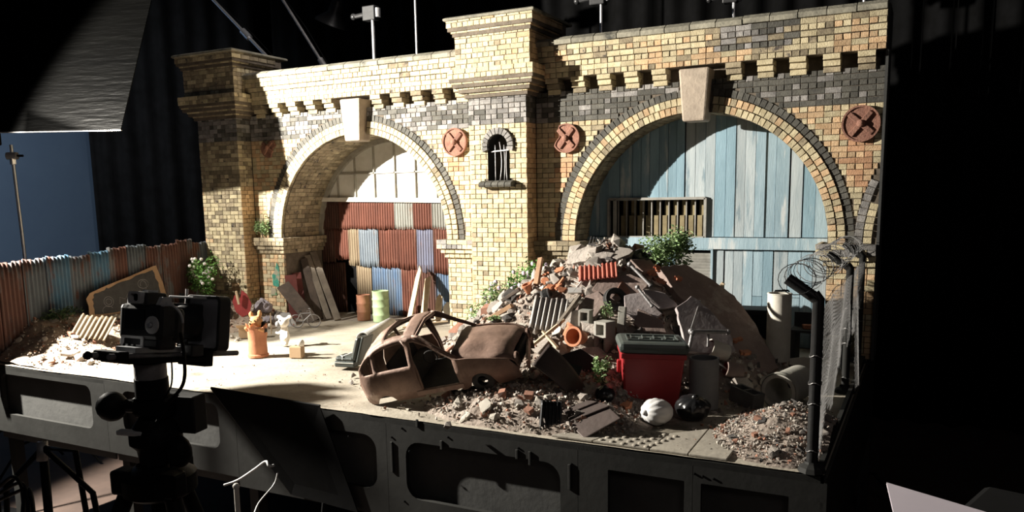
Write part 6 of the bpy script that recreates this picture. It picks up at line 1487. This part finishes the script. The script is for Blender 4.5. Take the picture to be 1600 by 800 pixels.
# cutter flag off to the left whose shadow falls on the stage edge
S_ = [Vector(p) for p in ((-2.72, 2.40, .0), (-2.615, 2.561, 0), (-2.43, 2.69, 0), (-2.15, 2.68, 0), (-2.245, 2.57, 0), (-2.07, 2.56, 0), (-2.14, 2.43, 0), (-1.94, 2.37, -.1), (-1.77, 2.37, -.36), (-2.27, 2.37, -.4))]
Q_ = [LIGHT+(p-LIGHT)*.40 for p in S_]; cq = sum(Q_, Vector())/len(Q_); nq = (Q_[3]-Q_[0]).cross(Q_[8]-Q_[0]).normalized()*.004
cf = thing('cutter_flag', 'small black cutter flag on a stand beside the key lamp', 'flag', (cq.x, cq.y, FZ)); k = len(Q_); of = Vector((cq.x, cq.y, FZ))
MB().add([p-of for p in Q_]+[p-of+nq for p in Q_], [tuple(range(k-1, -1, -1)), tuple(range(k, 2*k))]+[(i, (i+1) % k, (i+1) % k+k, i+k) for i in range(k)]).build('cloth', BLACKC, cf)
MB().tube([(0, 0, 0), (0, 0, cq.z-FZ-.05)], .010, 8).build('pole', BLACKM, cf); MB().lathe([(.2, 0), (.2, .015), (.02, .03)], 20).build('foot', BLACKM, cf)
def cutter(label, S_, f, m, name='cutter_flag'):
    Q_ = [LIGHT+(Vector(p)-LIGHT)*f for p in S_]; cq = sum(Q_, Vector())/len(Q_); of = Vector((cq.x, cq.y, FZ)); k = len(Q_)
    t = thing(name, label, 'flag', of); nq = (Q_[1]-Q_[0]).cross(Q_[-1]-Q_[0]).normalized()*.003
    MB().add([p-of for p in Q_]+[p-of+nq for p in Q_], [tuple(range(k-1, -1, -1)), tuple(range(k, 2*k))]+[(i, (i+1) % k, (i+1) % k+k, i+k) for i in range(k)]).build('cloth', m, t)
    MB().tube([(0, 0, 0), (0, 0, min(p.z for p in Q_)-FZ)], .010, 8).build('pole', BLACKM, t); MB().lathe([(.2, 0), (.2, .015), (.02, .03)], 20).build('foot', BLACKM, t)
NETM = bpy.data.materials.new('black_net'); NETM.use_nodes = True; nt_ = NETM.node_tree; tb = nt_.nodes.new('ShaderNodeBsdfTransparent'); ms = nt_.nodes.new('ShaderNodeMixShader')
nt_.nodes['Principled BSDF'].inputs['Base Color'].default_value = (.005, .005, .005, 1); ms.inputs[0].default_value = .42
nt_.links.new(nt_.nodes['Principled BSDF'].outputs[0], ms.inputs[1]); nt_.links.new(tb.outputs[0], ms.inputs[2]); nt_.links.new(ms.outputs[0], nt_.nodes['Material Output'].inputs[0])
cutter('added unseen black cutter flag keeping the lamp off the camera tripod', ((-1.6, 1.72, .34), (-1.6, .1, .34), (-1.6, .1, -1.6), (-1.6, 1.72, -1.6)), .25, BLACKC)  # added out of view, only to block key light from the tripod
cutter('added unseen net flag dimming the lamp on the back left corner of the yard', ((-4.7, 3.3, 0), (-3.35, 3.38, 0), (-3.42, 4.15, 0), (-3.55, 4.15, .40), (-3.95, 4.15, .48), (-4.12, 4.05, .9), (-4.9, 4.03, 1.1)), .3, NETM, 'added_net_flag')  # added out of view, only to weaken key light in that corner
# second stand at the lower left
s2 = thing('low_stand', 'dark stand with spread legs at the lower left beside the tripod', 'light stand', (*D(60, 700, 2.6).xy, FZ))
q = D(66, 690, 2.6)-s2.location
MB().tube([(0, 0, .05), q], .014, 10).build('pole', BLACKM, s2, smooth=True); MB().tube([q, D(66, 720, 2.6)-s2.location], .017, 10).build('sleeve', STEEL, s2, smooth=True)
for a in ((118, 705, 2.5), (145, 770, 2.45), (10, 760, 2.6)): 
    e = D(*a)-s2.location; MB().tube([q+Vector((0, 0, -.02)), e, Vector((e.x*1.6, e.y*1.6, .02))], .009, 8).build('leg', BLACKM, s2, smooth=True)
for i in range(3): cable(('black cable bundle strand nearest the left edge on the floor', 'second black cable trailing at the lower left', 'third black cable trailing beside the low stand')[i], [D(-10, 770+i*8, 2.6), D(20+8*i, 745+10*i, 2.55), D(36+6*i, 770, 2.5), D(34+10*i, 815, 2.4)], .006)
# black case with a sheet of paper, near the camera at the right
cs_ = thing('equipment_case', 'black equipment case at the lower right carrying a paper sheet', 'case', (.32, .92, FZ), R(-18))
MB().box((0, 0, .68), (.62, .40, 1.36)).build('body', BLACKC, cs_, bevel=.01); 
for x in (-.2, .2): MB().box((x, -.203, 1.2), (.05, .01, .06)).build('latch', BLACKM, cs_)
P3 = [at(1385, 757, .416), at(1532, 801, .416), at(1402, 830, .416)]; e1 = (P3[1]-P3[0]).normalized(); e2 = (P3[2]-P3[0]).normalized(); pc_ = P3[0]
tag(MB().prism([(0, 0), (e2.x*.28, e2.y*.28), (e2.x*.28+e1.x*.4, e2.y*.28+e1.y*.4), (e1.x*.4, e1.y*.4)], .003).build('paper_sheet', mat('pink_white_paper', (.50, .45, .50), (.46, .41, .46), 5, .8, bump=.02, var=0), loc=pc_), 'pale pinkish paper sheet on the black case at the lower right', 'paper')
bpy.context.view_layer.update()
